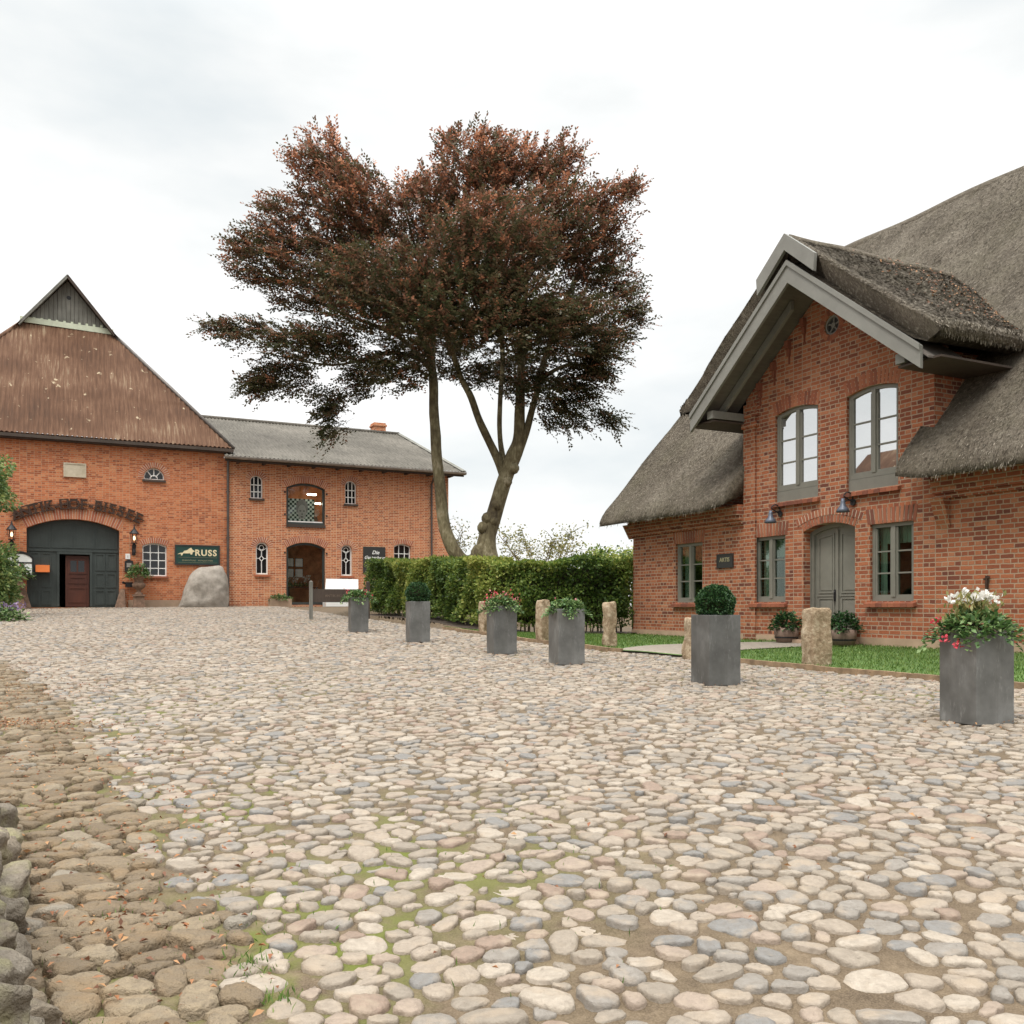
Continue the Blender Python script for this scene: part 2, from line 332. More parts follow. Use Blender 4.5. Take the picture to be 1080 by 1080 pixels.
def link_mesh(name, me, mats, parent=None, smooth=False):
    for m in (mats if isinstance(mats, (list, tuple)) else [mats]): me.materials.append(m)
    if smooth: me.polygons.foreach_set('use_smooth', np.ones(len(me.polygons), dtype=bool))
    o = bpy.data.objects.new(name, me); COL.objects.link(o)
    if parent: o.parent = parent
    return o

def bulk(name, V, F, mats, parent=None, smooth=False, attrs=None, k=None):
    """V (N,3), F (M,k) numpy arrays -> one mesh object"""
    V = np.asarray(V, dtype=np.float32); F = np.asarray(F, dtype=np.int32)
    me = bpy.data.meshes.new(name)
    nf, kk = F.shape
    me.vertices.add(len(V)); me.vertices.foreach_set('co', V.ravel())
    me.loops.add(nf * kk); me.loops.foreach_set('vertex_index', F.ravel())
    me.polygons.add(nf)
    me.polygons.foreach_set('loop_start', np.arange(0, nf * kk, kk, dtype=np.int32))
    me.polygons.foreach_set('loop_total', np.full(nf, kk, dtype=np.int32))
    for an, av in (attrs or {}).items():
        at = me.attributes.new(an, 'FLOAT', 'POINT'); at.data.foreach_set('value', np.asarray(av, dtype=np.float32))
    me.update(calc_edges=True)
    return link_mesh(name, me, mats, parent, smooth)

class MB:
    def __init__(s): s.v = []; s.f = []; s.mi = []; s.r = []; s.m = 0; s.rnd = 0.5; s.T = None
    def add(s, vs, fs):
        b = len(s.v)
        for p in vs:
            p = Vector(p)
            if s.T: p = s.T @ p
            s.v.append(p); s.r.append(s.rnd)
        for f in fs: s.f.append([b + i for i in f]); s.mi.append(s.m)
        return s
    def box(s, x0, x1, y0, y1, z0, z1):
        return s.add([(x0, y0, z0), (x1, y0, z0), (x1, y1, z0), (x0, y1, z0), (x0, y0, z1), (x1, y0, z1), (x1, y1, z1), (x0, y1, z1)],
              [(0, 3, 2, 1), (4, 5, 6, 7), (0, 1, 5, 4), (1, 2, 6, 5), (2, 3, 7, 6), (3, 0, 4, 7)])
    def hexa(s, a, b):
        """two quads a,b (4 points each) joined"""
        return s.add(list(a) + list(b), [(3, 2, 1, 0), (4, 5, 6, 7), (0, 1, 5, 4), (1, 2, 6, 5), (2, 3, 7, 6), (3, 0, 4, 7)])
    def bar(s, a, b, w, h, up=(0, 0, 1)):
        a = Vector(a); b = Vector(b); d = (b - a).normalized(); up = Vector(up)
        sx = d.cross(up)
        if sx.length < 1e-4: sx = d.cross(Vector((1, 0, 0)))
        sx.normalize(); uz = sx.cross(d).normalized()
        q = [sx * w / 2 + uz * h / 2, -sx * w / 2 + uz * h / 2, -sx * w / 2 - uz * h / 2, sx * w / 2 - uz * h / 2]
        return s.hexa([a + c for c in q], [b + c for c in q])
    def tube(s, pts, rad, n=8, cap=True):
        pts = [Vector(p) for p in pts]
        if not isinstance(rad, (list, tuple)): rad = [rad] * len(pts)
        vs = []; fs = []
        t0 = (pts[1] - pts[0]).normalized()
        nx = t0.orthogonal().normalized()
        for i, p in enumerate(pts):
            t = (pts[min(i + 1, len(pts) - 1)] - pts[max(i - 1, 0)]).normalized()
            nx = (nx - t * nx.dot(t)).normalized(); ny = t.cross(nx)
            for k in range(n):
                a = 2 * math.pi * k / n
                vs.append(p + (nx * math.cos(a) + ny * math.sin(a)) * rad[i])
        for i in range(len(pts) - 1):
            for k in range(n):
                fs.append((i * n + k, i * n + (k + 1) % n, (i + 1) * n + (k + 1) % n, (i + 1) * n + k))
        if cap: fs.append(tuple(range(n - 1, -1, -1))); fs.append(tuple(range((len(pts) - 1) * n, len(pts) * n)))
        return s.add(vs, fs)
    def lathe(s, prof, n=16, c=(0, 0, 0)):
        vs = []; fs = []
        for r, z in prof:
            for k in range(n):
                a = 2 * math.pi * k / n
                vs.append((c[0] + r * math.cos(a), c[1] + r * math.sin(a), c[2] + z))
        for i in range(len(prof) - 1):
            for k in range(n): fs.append((i * n + k, i * n + (k + 1) % n, (i + 1) * n + (k + 1) % n, (i + 1) * n + k))
        fs.append(tuple(range(n - 1, -1, -1))); fs.append(tuple(range((len(prof) - 1) * n, len(prof) * n)))
        return s.add(vs, fs)
    def plate(s, outer, holes, y0, y1):
        """polygon in (x,z) with holes, solid from y0 to y1"""
        loops = [outer] + list(holes)
        flat = [p for l in loops for p in l]
        tris = tessellate_polygon([[Vector((p[0], p[1], 0)) for p in l] for l in loops])
        n = len(flat)
        vs = [(p[0], y0, p[1]) for p in flat] + [(p[0], y1, p[1]) for p in flat]
        fs = []
        for t in tris:
            a, b, c = (flat[i] for i in t)
            cr = (b[0] - a[0]) * (c[1] - a[1]) - (b[1] - a[1]) * (c[0] - a[0])
            if abs(cr) < 1e-12: continue
            t = tuple(t) if cr > 0 else (t[0], t[2], t[1])
            fs.append(t); fs.append(tuple(i + n for i in reversed(t)))
        o = 0
        for li, l in enumerate(loops):
            m = len(l)
            ar = sum(l[i][0] * l[(i + 1) % m][1] - l[(i + 1) % m][0] * l[i][1] for i in range(m))
            ccw = ar > 0
            for i in range(m):
                j = (i + 1) % m
                q = (o + i, o + i + n, o + j + n, o + j)
                if (li == 0) != ccw: q = q[::-1]
                fs.append(q if li == 0 or True else q)
            o += m
        return s.add(vs, fs)
    def grid(s, P, mask=None):
        """P[i][j] points"""
        ni, nj = len(P), len(P[0])
        fs = [(i * nj + j, i * nj + j + 1, (i + 1) * nj + j + 1, (i + 1) * nj + j) for i in range(ni - 1) for j in range(nj - 1) if mask is None or mask(i, j)]
        return s.add([p for r in P for p in r], fs)
    def build(s, name, mats, parent=None, smooth=False, fix=False):
        me = bpy.data.meshes.new(name)
        me.from_pydata([tuple(p) for p in s.v], [], s.f)
        if any(s.mi): me.polygons.foreach_set('material_index', s.mi)
        at = me.attributes.new('rnd', 'FLOAT', 'POINT'); at.data.foreach_set('value', s.r)
        if fix:
            bm = bmesh.new(); bm.from_mesh(me); bmesh.ops.recalc_face_normals(bm, faces=bm.faces); bm.to_mesh(me); bm.free()
        me.update()
        return link_mesh(name, me, mats, parent, smooth)

def rect(x0, x1, z0, z1): return [(x0, z0), (x1, z0), (x1, z1), (x0, z1)]
def arch_top(x0, x1, zs, zc, n=14):
    """points of a segmental arch from right spring to left spring"""
    h = zc - zs; w = (x1 - x0) / 2; cx = (x0 + x1) / 2
    if h < 1e-4: return [(x1, zs), (x0, zs)]
    r = (w * w + h * h) / (2 * h); a = math.asin(min(1, w / r)); 
    if h > w: a = math.pi - a
    return [(cx + r * math.sin(a - 2 * a * i / n), zc - r + r * math.cos(a - 2 * a * i / n)) for i in range(n + 1)]
def arched(x0, x1, z0, zs, zc, n=14): return [(x0, z0), (x1, z0)] + arch_top(x0, x1, zs, zc, n)
def inset(x0, x1, z0, zs, zc, d, db=None, n=14):
    db = d if db is None else db
    return arched(x0 + d, x1 - d, z0 + db, zs - d * (.85 if zc - zs < .16 else .2) if zc - zs > 1e-4 else zs - d, zc - d, n)
def arch_bricks(mb, x0, x1, zs, zc, depth, y0, y1, bw=0.085, gap=0.022):
    """fan of single bricks over an opening; material 0 bricks, 1 mortar"""
    h = zc - zs; w = (x1 - x0) / 2; cx = (x0 + x1) / 2
    if h < 0.01:
        n = max(3, round((x1 - x0) / bw)); st = (x1 - x0) / n
        mb.m = 1; mb.plate(rect(x0, x1, zs, zs + depth), [], y0 + 0.006, y1)
        mb.m = 0
        for i in range(n):
            mb.rnd = random.random(); k = (i + 0.5) / n - 0.5; sl = k * 0.10
            a, b = x0 + i * st + gap / 2, x0 + (i + 1) * st - gap / 2
            mb.plate([(a, zs), (b, zs), (b + sl, zs + depth), (a + sl, zs + depth)], [], y0, y1 - 0.001)
        return
    r = (w * w + h * h) / (2 * h); a = math.asin(min(1, w / r)); cz = zc - r
    if h > w: a = math.pi - a
    P = lambda rr, t: (cx + rr * math.sin(t), cz + rr * math.cos(t))
    n = max(5, round(2 * a * (r + depth / 2) / bw)); st = 2 * a / n
    mb.m = 1; k = 24
    mb.plate([P(r, a - 2 * a * i / k) for i in range(k + 1)] + [P(r + depth, -a + 2 * a * i / k) for i in range(k + 1)], [], y0 + 0.006, y1)
    mb.m = 0; g = gap / 2 / r
    for i in range(n):
        mb.rnd = random.random(); t0, t1 = -a + i * st + g, -a + (i + 1) * st - g
        mb.plate([P(r, t0), P(r, t1), P(r + depth, t1), P(r + depth, t0)][::-1], [], y0, y1 - 0.001)

def text_mesh(name, body, size, mat, parent, loc, rot=(R(90), 0, 0), depth=0.01, bold=0.0, align='CENTER', space=1.0, shear=0.0):
    cu = bpy.data.curves.new(name, 'FONT'); cu.body = body; cu.size = size; cu.extrude = depth; cu.offset = bold
    cu.align_x = align; cu.space_character = space; cu.shear = shear; cu.resolution_u = 3
    tmp = bpy.data.objects.new("tmp_text", cu); COL.objects.link(tmp)
    dg = bpy.context.evaluated_depsgraph_get()
    me = bpy.data.meshes.new_from_object(tmp.evaluated_get(dg), depsgraph=dg)
    bpy.data.objects.remove(tmp); bpy.data.curves.remove(cu)
    o = link_mesh(name, me, mat, parent); o.location = loc; o.rotation_euler = rot
    return o

def leaves(name, P, D, N, L, Wd, mat, parent=None, rnd=None, fold=0.25):
    """leaf-shaped quads: base point P, direction D, face normal N, length L, width Wd (arrays)"""
    P = np.asarray(P); n = len(P)
    D = D / (np.linalg.norm(D, axis=1, keepdims=True) + 1e-9)
    S = np.cross(D, N); S /= (np.linalg.norm(S, axis=1, keepdims=True) + 1e-9)
    U = np.cross(S, D)
    L = np.broadcast_to(L, (n,))[:, None]; Wd = np.broadcast_to(Wd, (n,))[:, None]
    mid = P + D * L * 0.48 + U * Wd * fold * 0.4
    V = np.stack([P, mid + S * Wd / 2, P + D * L - U * L * 0.12, mid - S * Wd / 2], axis=1).reshape(-1, 3)
    F = np.arange(n * 4).reshape(n, 4)
    r = rng.random(n) if rnd is None else rnd
    return bulk(name, V, F, mat, parent, False, {'rnd': np.repeat(r, 4)})

def unit(n):
    v = rng.normal(size=(n, 3)); return v / np.linalg.norm(v, axis=1, keepdims=True)

# ------------------------------------------------------------------ ground shape
def G(x, y):
    x = np.asarray(x, dtype=float); y = np.asarray(y, dtype=float)
    yy = np.clip(y, -30, 200)
    g = 0.0285 * yy + 0.00011 * yy * np.abs(yy)
    k = 0.08; c = 1.26
    hh = np.clip(0.5 + 0.5 * (c - g) / k, 0, 1)
    g = c * (1 - hh) + g * hh - k * hh * (1 - hh)
    g = g + 0.014 * np.sin(1.3 * x + 0.7 * y) * np.sin(0.9 * y - 0.4 * x + 1) + 0.008 * np.sin(3.1 * x - 1.1 * y + 2) * np.sin(2.3 * y + 0.5 * x)
    return g
def ground_px(px, py):
    """point of the yard seen at a place of the photograph"""
    k = (py - 640.0) / FPX; d = 10.0
    for _ in range(40):
        d = d + (EYE - k * d - float(G((px - 540) / FPX * d, d))) / (k + 0.035)
    return Vector(((px - 540) / FPX * d, d, float(G((px - 540) / FPX * d, d))))

KERB = [(-1.7, 22.3), (-1.35, 21.6), (0.56, 17.9), (1.7, 15.6), (3.66, 13.5), (5.79, 10.3), (8.6, 6.0), (11.0, 2.0)]
FAR = [(-1.5, 22.9), (-0.6, 22.65), (1.0, 22.3), (3.15, 23.35), (5.3, 18.8), (7.2, 14.9), (9.4, 10.4), (11.6, 5.9)]
FARZ = [0.66, 0.62, 0.58, 0.55, 0.55, 0.55, 0.55, 0.55]
def pl(pts, k):
    k = min(max(k, 0), len(pts) - 1.0001); i = int(k); f = k - i
    return tuple(a + (b - a) * f for a, b in zip(pts[i], pts[i + 1]))
def lawn_pt(k, t, dz=0.0):
    a = pl(KERB, k); b = pl([(*p, z) for p, z in zip(FAR, FARZ)], k)
    za = float(G(*a)) + 0.035; s = t ** 0.8
    return Vector((a[0] + (b[0] - a[0]) * t, a[1] + (b[1] - a[1]) * t, za + (b[2] - za) * s + dz))
def house_side(x, y):
    """signed distance to the kerb line, positive on the lawn side"""
    x = np.asarray(x, dtype=float); y = np.asarray(y, dtype=float)
    best = np.full(x.shape, 1e9); sg = np.ones(x.shape)
    K = KERB
    for (ax, ay), (bx, by) in zip(K[:-1], K[1:]):
        dx, dy = bx - ax, by - ay; L2 = dx * dx + dy * dy
        t = np.clip(((x - ax) * dx + (y - ay) * dy) / L2, 0, 1)
        d = np.hypot(x - ax - t * dx, y - ay - t * dy)
        s = np.sign((x - ax) * (-dy) + (y - ay) * dx)
        m = d < best; best = np.where(m, d, best); sg = np.where(m, s, sg)
    return best * sg
RUB = [(-0.2, 1.7), (-0.64, 2.57), (-1.22, 3.45), (-2.25, 5.28), (-4.67, 9.35), (-7.5, 13.4), (-13, 21), (-60, 40)]   # edge between cobbles and the rough gutter
def rub_x(y): return np.interp(y, [p[1] for p in RUB], [p[0] for p in RUB]) + 0.09 * np.sin(4.3 * y) + 0.06 * np.sin(9.7 * y + 1)
BAR_ANG = R(26.1); BO = (-17.68, 36.9); BZ = 1.22
HOU_ANG = R(-63.9); HO = (4.99, 19.4); HZ = 0.53
def barn_y(x, y): return (x - BO[0]) * (-math.sin(BAR_ANG)) + (y - BO[1]) * math.cos(BAR_ANG)
def barn_w(px, y=0.0, py=None):
    k = (px - 540) / FPX; ax = (math.cos(BAR_ANG), math.sin(BAR_ANG)); ay = (-ax[1], ax[0])
    bx, by = BO[0] + y * ay[0], BO[1] + y * ay[1]
    return -(bx - k * by) / (ax[0] - k * ax[1])
def moss_at(x, y):
    y = np.maximum(y, 0.5); px = 540 + FPX * x / y; py = 640 + FPX * (EYE - G(x, y)) / y
    m = np.zeros_like(x)
    for cx, cy, cw, cd, a in ((-1.1, 3.0, 0.3, .7, .8), (-2.6, 5.4, .5, 1.2, .6), (-0.75, 3.1, 0.42, 1.1, 1.0), (-0.35, 4.3, 0.7, 0.9, 0.7), (-1.6, 5.0, 0.6, 1.0, 0.6), (-3.7, 8.6, 0.8, 1.4, 1.0), (-2.7, 11.0, 1.6, 1.6, 0.5),
                          (4.3, 10.2, 1.3, 1.2, 0.75), (2.8, 12.2, 1.3, 1.3, 0.6), (0.3, 15.5, 2.0, 1.2, 0.4), (5.6, 8.3, 0.6, 1.0, 0.6)):
        m = np.maximum(m, a * np.exp(-(((x - cx) / cw) ** 2 + ((y - cy) / cd) ** 2)))
    return np.clip(m * 1.5, 0, 1)

# ground sheet
gx = np.unique(np.concatenate([np.array([-400, -200, -120, -80, -60, -50]), np.arange(-45, 30, 0.5), np.arange(-6, 8, 0.2), np.array([30, 40, 60, 90, 150, 400])]))
gy = np.unique(np.concatenate([np.array([-200, -80, -40, -20, -10]), np.arange(-6, 60, 0.5), np.arange(1.6, 14, 0.2), np.array([60, 70, 90, 130, 200, 300, 500])]))
X, Y = np.meshgrid(gx, gy)
Z = G(X, Y)
hs = house_side(X, Y)
dip = np.clip((hs - 0.15) / 0.5, 0, 1) * (Y < 40) * (X > -6)
Z = Z - dip * np.maximum(Z - 0.40, 0.0) * (Y > 8) - dip * 0.12 * (Y <= 8)
Z = Z - 0.004
nI, nJ = X.shape
idx = np.arange(nI * nJ).reshape(nI, nJ)
F = np.stack([idx[:-1, :-1], idx[:-1, 1:], idx[1:, 1:], idx[1:, :-1]], axis=-1).reshape(-1, 4)
g_o = bulk('ground', np.stack([X, Y, Z], -1).reshape(-1, 3), F, M['sand'], None, True, {'moss': moss_at(X, Y).ravel(), 'rnd': np.full(X.size, 0.5)})
tag(g_o, kind='structure')

# ------------------------------------------------------------------ cobbles (one paving sheet of stones)
def stones(y0, y1, cell, seg, prof, keep, hmul=1.0, shrink=0.9, wobble=0.13, drop=0.05, stretch=1.0, xr=None):
    """irregular rounded stones packed against their neighbours; prof = rings (radius, height)"""
    ny = int((y1 - y0) / cell); xm = 0.6 * y1 + 3.4
    xa, xb = xr if xr else (-xm, xm)
    cw = cell * stretch
    nx = int((xb - xa) / cw)
    jx = (np.arange(nx)[None, :] + 0.5 * (np.arange(ny) % 2)[:, None]) * cw + xa + rng.uniform(-0.33, 0.33, (ny, nx)) * cw
    jy = np.arange(ny)[:, None] * cell + y0 + rng.uniform(-0.30, 0.30, (ny, nx)) * cell
    row = np.sin(jx * 0.7 + 1) * 0.5 + np.sin(jx * 0.23) * 0.8
    jy = jy + row * cell * 1.2
    wt = np.exp(rng.normal(0, 0.42, (ny, nx)))
    dead = rng.random((ny, nx)) < drop
    wt[dead] = 0.25
    th = np.arange(seg) * 2 * math.pi / seg
    rad = np.full((ny, nx, seg), cell * 1.05 * stretch)
    for dj in range(-2, 3):
        for di in range(-2, 3):
            if di == 0 and dj == 0: continue
            qx = np.roll(np.roll(jx, -dj, 0), -di, 1); qy = np.roll(np.roll(jy, -dj, 0), -di, 1); qw = np.roll(np.roll(wt, -dj, 0), -di, 1)
            dx, dy = qx - jx, qy - jy
            d = np.hypot(dx, dy) + 1e-6
            ok = d < 4 * cell
            share = d * wt / (wt + qw)
            ca = np.cos(th[None, None, :] - np.arctan2(dy, dx)[..., None])
            lim = np.where((ca > 0.12) & ok[..., None], share[..., None] / np.maximum(ca, 0.12), 9.0)
            rad = np.minimum(rad, lim)
    rs = rad
    for _ in range(2 if seg > 10 else 1):
        rs = 0.5 * rs + 0.25 * (np.roll(rs, 1, 2) + np.roll(rs, -1, 2))
    rad = np.minimum(rs, rad * 1.03)
    ph = rng.uniform(0, 6.28, (ny, nx, 1))
    rad = rad * shrink * (1 + wobble * 0.5 * np.sin(2 * th + ph) + wobble * 0.35 * np.sin(3 * th + 2 * ph)) - 0.003
    rad = np.clip(rad, 0.012, cell * stretch)
    m = keep(jx, jy) & ~dead
    cx, cy, rad = jx[m], jy[m], rad[m]
    n = len(cx)
    hh = (0.006 + 0.011 * rng.random(n)) * hmul
    tx, ty = rng.normal(0, 0.07, n), rng.normal(0, 0.07, n)
    zc = G(cx, cy) + rng.normal(0, 0.004, n)
    rings = []
    for pr, pz in prof:
        rr = rad * pr
        if 0.3 < pr < 0.95: rr = rr * (1 + rng.normal(0, 0.05, rr.shape))
        vx = np.cos(th) * rr; vy = np.sin(th) * rr
        vz = hh[:, None] * pz + (vx * tx[:, None] + vy * ty[:, None]) * (pz > 0) + rng.normal(0, 0.0018, rr.shape) * (pz > 0)
        rings.append(np.stack([cx[:, None] + vx, cy[:, None] + vy, zc[:, None] + vz - (pz <= 0) * 0.03], -1))
    nr = len(prof)
    V = np.stack(rings, 1).reshape(n, nr * seg, 3)
    top = np.stack([cx, cy, zc + hh * 1.02], -1)[:, None, :]
    V = np.concatenate([V, top], 1); nv = nr * seg + 1
    f = []
    for r_ in range(nr - 1):
        for k in range(seg):
            k2 = (k + 1) % seg; f.append((r_ * seg + k, r_ * seg + k2, (r_ + 1) * seg + k2, (r_ + 1) * seg + k))
    t = []
    for k in range(seg): t.append(((nr - 1) * seg + k, (nr - 1) * seg + (k + 1) % seg, nr * seg, nr * seg))
    f = np.array(f + t)
    # last ring as triangles repeated: use degenerate-free fan of quads by pairing
    fan = [((nr - 1) * seg + k, (nr - 1) * seg + (k + 1) % seg, (nr - 1) * seg + (k + 2) % seg, nr * seg) for k in range(0, seg, 2)]
    f = np.array(f[: (nr - 1) * seg].tolist() + fan)
    off = (np.arange(n) * nv)[:, None, None]
    return V.reshape(-1, 3), (f[None] + off).reshape(-1, 4), np.repeat(rng.random(n), nv)

def keep_yard(lo, hi):
    def k(x, y):
        return (np.abs(x) < 0.6 * y + 3.2) & (y >= lo) & (y < hi) & (house_side(x, y) < -0.06) & (x > rub_x(y) + 0.05) & (barn_y(x, y) < -0.05)
    return k
PN = [(1.03, -1), (1.0, 0.1), (0.95, 0.62), (0.82, 0.93), (0.45, 1.0)]
PM = [(1.02, -1), (0.99, 0.2), (0.85, 0.88), (0.45, 1.0)]
PF = [(1.0, -1), (0.97, 0.3), (0.6, 0.9)]
parts = [stones(1.7, 7.5, 0.094, 16, PN, keep_yard(1.7, 7.4), 1.0, .90, .2, .06, 1.42),
         stones(7.2, 16.4, 0.096, 12, PM, keep_yard(7.4, 16.2), 1.0, .92, .2, .05, 1.4),
         stones(16.0, 45, 0.118, 8, PF, keep_yard(16.2, 45), 1.1, .86, .15, .05, 1.4)]
Vs, Fs, Rs, o = [], [], [], 0
for V, F, r_ in parts:
    Vs.append(V); Fs.append(F + o); Rs.append(r_); o += len(V)
cob = bulk('cobblestone_yard', np.concatenate(Vs), np.concatenate(Fs), M['cobble'], None, True, {'rnd': np.concatenate(Rs)})
tag(cob, kind='structure')

# rough gutter of larger worn stones on the left
def keep_rub(x, y): return (x < rub_x(y) + 0.03) & (x > -0.64 * y - 3.0) & (y < 20) & (y > 1.5)
parts = [stones(1.6, 7.0, 0.112, 16, PN, lambda x, y: keep_rub(x, y) & (y < 6.8), 2.0, 0.99, 0.3, 0.03, 1.5, (-8, 1)),
         stones(6.8, 20, 0.125, 12, PM, lambda x, y: keep_rub(x, y) & (y >= 6.8), 1.9, 0.98, 0.25, 0.03, 1.2, (-15, 0))]
Vs, Fs, Rs, o = [], [], [], 0
for V, F, r_ in parts:
    Vs.append(V); Fs.append(F + o); Rs.append(r_); o += len(V)
rub = bulk('rough_stone_gutter', np.concatenate(Vs), np.concatenate(Fs), M['rubble'], None, True, {'rnd': np.concatenate(Rs)})
tag(rub, kind='structure')

# lawn, path, kerb
mb = MB()
ks = np.linspace(0, len(KERB) - 1, 90); ts = np.linspace(0, 1, 12)
mb.grid([[lawn_pt(k, t) for t in ts] for k in ks])
tag(mb.build('lawn', M['lawn'], None, True, fix=True), kind='structure')
def k_at(px, t):
    best = min(np.linspace(0, len(KERB) - 1.01, 300), key=lambda k: abs(540 + FPX * lawn_pt(k, t).x / lawn_pt(k, t).y - px))
    return float(best)
ka0, ka1, kb0, kb1 = k_at(652, 0.0), k_at(738, 0.0), k_at(842, 0.97), k_at(905, 0.97)
mb = MB()
mb.grid([[lawn_pt((ka0 + (kb0 - ka0) * max(t, 0) ** 1.3) * (1 - s) + (ka1 + (kb1 - ka1) * max(t, 0) ** 1.3) * s, max(t, 0), 0.018 if t > .02 else (-.05 if t >= 0 else -.09)) for s in np.linspace(0, 1, 6)] for t in np.concatenate([[-.01], np.linspace(0.0, 1, 30)])])
tag(mb.build('path', M['path'], None, True, fix=True), kind='structure')
mb = MB()
ck = np.linspace(0.05, len(KERB) - 1.2, 70)
for a, b in zip(ck[:-1], ck[1:]):
    if ka0 < (a + b) / 2 < ka1: continue
    p, q = lawn_pt(a, 0), lawn_pt(b, 0)
    mb.rnd = random.random()
    mb.bar(p + Vector((0, 0, -0.02)), q + Vector((0, 0, -0.02 + random.uniform(-.006, .006))), 0.07, 0.11)
tag(mb.build('kerb', M['kerb']), kind='structure')
# grass blades
n = 52000
kk = rng.uniform(0.1, len(KERB) - 1.3, n); tt = rng.random(n)
kf = np.clip(kk, 0, len(KERB) - 1.001); ii = kf.astype(int); fr = (kf - ii)[:, None]
KA = np.array(KERB); FA = np.array([(*p, z) for p, z in zip(FAR, FARZ)])
A = KA[ii] * (1 - fr) + KA[ii + 1] * fr; Bq = FA[ii] * (1 - fr) + FA[ii + 1] * fr
za = G(A[:, 0], A[:, 1]) + 0.035
P = np.stack([A[:, 0] + (Bq[:, 0] - A[:, 0]) * tt, A[:, 1] + (Bq[:, 1] - A[:, 1]) * tt, za + (Bq[:, 2] - za) * tt ** 0.8], -1)
plo = ka0 + (kb0 - ka0) * tt ** 1.3; phi = ka1 + (kb1 - ka1) * tt ** 1.3
m = ~((kk > plo - 0.02) & (kk < phi + 0.02))
P = P[m]; n = len(P)
D = rng.normal(size=(n, 3)) * np.array([0.45, 0.45, 0.1]) + np.array([0, 0, 1.0])
gr = leaves('lawn_grass', P, D, unit(n), rng.uniform(0.03, 0.065, n), rng.uniform(0.008, 0.016, n), M['grass'])
tag(gr, 'short green grass of the lawn in front of the thatched house', 'grass', kind='stuff')

# ------------------------------------------------------------------ thatched house  (local x along the front to the right, y into the house, z up)
HOUSE = empty('thatched_house', (HO[0], HO[1], HZ), HOU_ANG, 'red brick farmhouse with dark thatched roof and grey gabled dormer over its double door', 'house')
W_L, W_R = -4.3, 11.6
H_OPEN = []
upA = (0.88, 2.07, 2.85, 4.61, 4.70); upB = (2.78, 3.95, 2.85, 4.61, 4.70)
loL = (-2.5, -1.48, 0.82, 2.2, 2.2); loM = (0.24, 1.18, 0.82, 2.17, 2.17); loR = (3.33, 4.27, 0.82, 2.2, 2.2)
loX = (7.2, 8.2, 0.82, 2.2, 2.2)
door = (1.68, 2.98, 0.0, 2.19, 2.32)
outer = [(W_L, -0.3), (W_R, -0.3), (W_R, 2.9), (4.68, 2.9), (4.68, 5.12), (2.34, 6.97), (0.0, 5.12), (0.0, 2.9), (W_L, 2.9)]
holes = [arched(*o_) for o_ in (upA, upB, loL, loM, loR, loX)] + [arched(*door)]
oc = [(2.41 + 0.185 * math.cos(a), 6.06 + 0.185 * math.sin(a)) for a in np.linspace(0, 2 * math.pi, 20, endpoint=False)]
mb = MB(); mb.plate(outer, holes + [oc], 0.0, 0.36)
mb.box(W_L, W_L + 0.36, 0.36, 11.6, -0.3, 2.9); mb.box(W_R - 0.36, W_R, 0.36, 11.6, -0.3, 2.9); mb.box(W_L, W_R, 11.6, 11.96, -0.3, 2.9)
mb.add([(W_L + .2, 0, 2.9), (W_L + .2, 11.96, 2.9), (W_L + .2, 8.4, 7.4), (W_L + .2, 3.6, 7.4)], [(0, 3, 2, 1)])
mb.build('wall', M['brick_house'], HOUSE)
for xa in (4.32, 0.002):
    MB().box(xa, xa + .358, 0.36, 2.2, 2.4, 5.05).build('dormer_cheek', M['brick_house'], HOUSE)
mb = MB(); mb.box(-0.03, 0.33, -0.05, 0.0, -0.02, 5.0)
mb.box(-0.06, 0.42, -0.085, 0.0, 4.5, 4.6); mb.box(-0.06, 0.42, -0.07, 0.0, 4.72, 4.8)
mb.build('pilaster', M['brick_house'], HOUSE)
MB().plate([(W_L - .03, -0.3), (1.66, -0.3), (1.66, 0.14), (W_L - .03, 0.14)], [], -0.03, 0.0).build('plinth', M['plinth'], HOUSE)
MB().plate([(3.0, -0.3), (W_R, -0.3), (W_R, 0.17), (3.0, 0.17)], [], -0.035, 0.0).build('plinth', M['plinth'], HOUSE)
# corbelled brick under the eaves
for x0, x1 in ((W_L, -0.05), (4.75, W_R)):
    mb = MB(); mb.box(x0, x1, -0.07, 0.0, 2.50, 2.58); mb.box(x0, x1, -0.13, 0.0, 2.58, 2.68); mb.box(x0, x1, -0.18, 0.0, 2.68, 2.9)
    mb.build('eaves_corbel', M['brick_house'], HOUSE)
mb = MB()
mb.add([(4.75, -0.001, 2.0), (5.0, -0.001, 2.0), (5.0, -0.2, 2.5), (4.75, -0.2, 2.5), (4.75, 0, 2.5), (5.0, 0, 2.5)], [(0, 1, 2, 3), (0, 3, 4), (1, 5, 2), (3, 2, 5, 4)])
mb.build('corbel_stone', M['brick_house'], HOUSE); mb = MB()
mb.add([(W_L - .2, -0.001, 2.45), (W_L + .05, -0.001, 2.45), (W_L + .05, -0.2, 2.8), (W_L - .2, -0.2, 2.8), (W_L - .2, 0, 2.8), (W_L + .05, 0, 2.8)], [(0, 1, 2, 3), (0, 3, 4), (1, 5, 2), (3, 2, 5, 4)])
mb.build('corbel_stone', M['brick_house'], HOUSE)

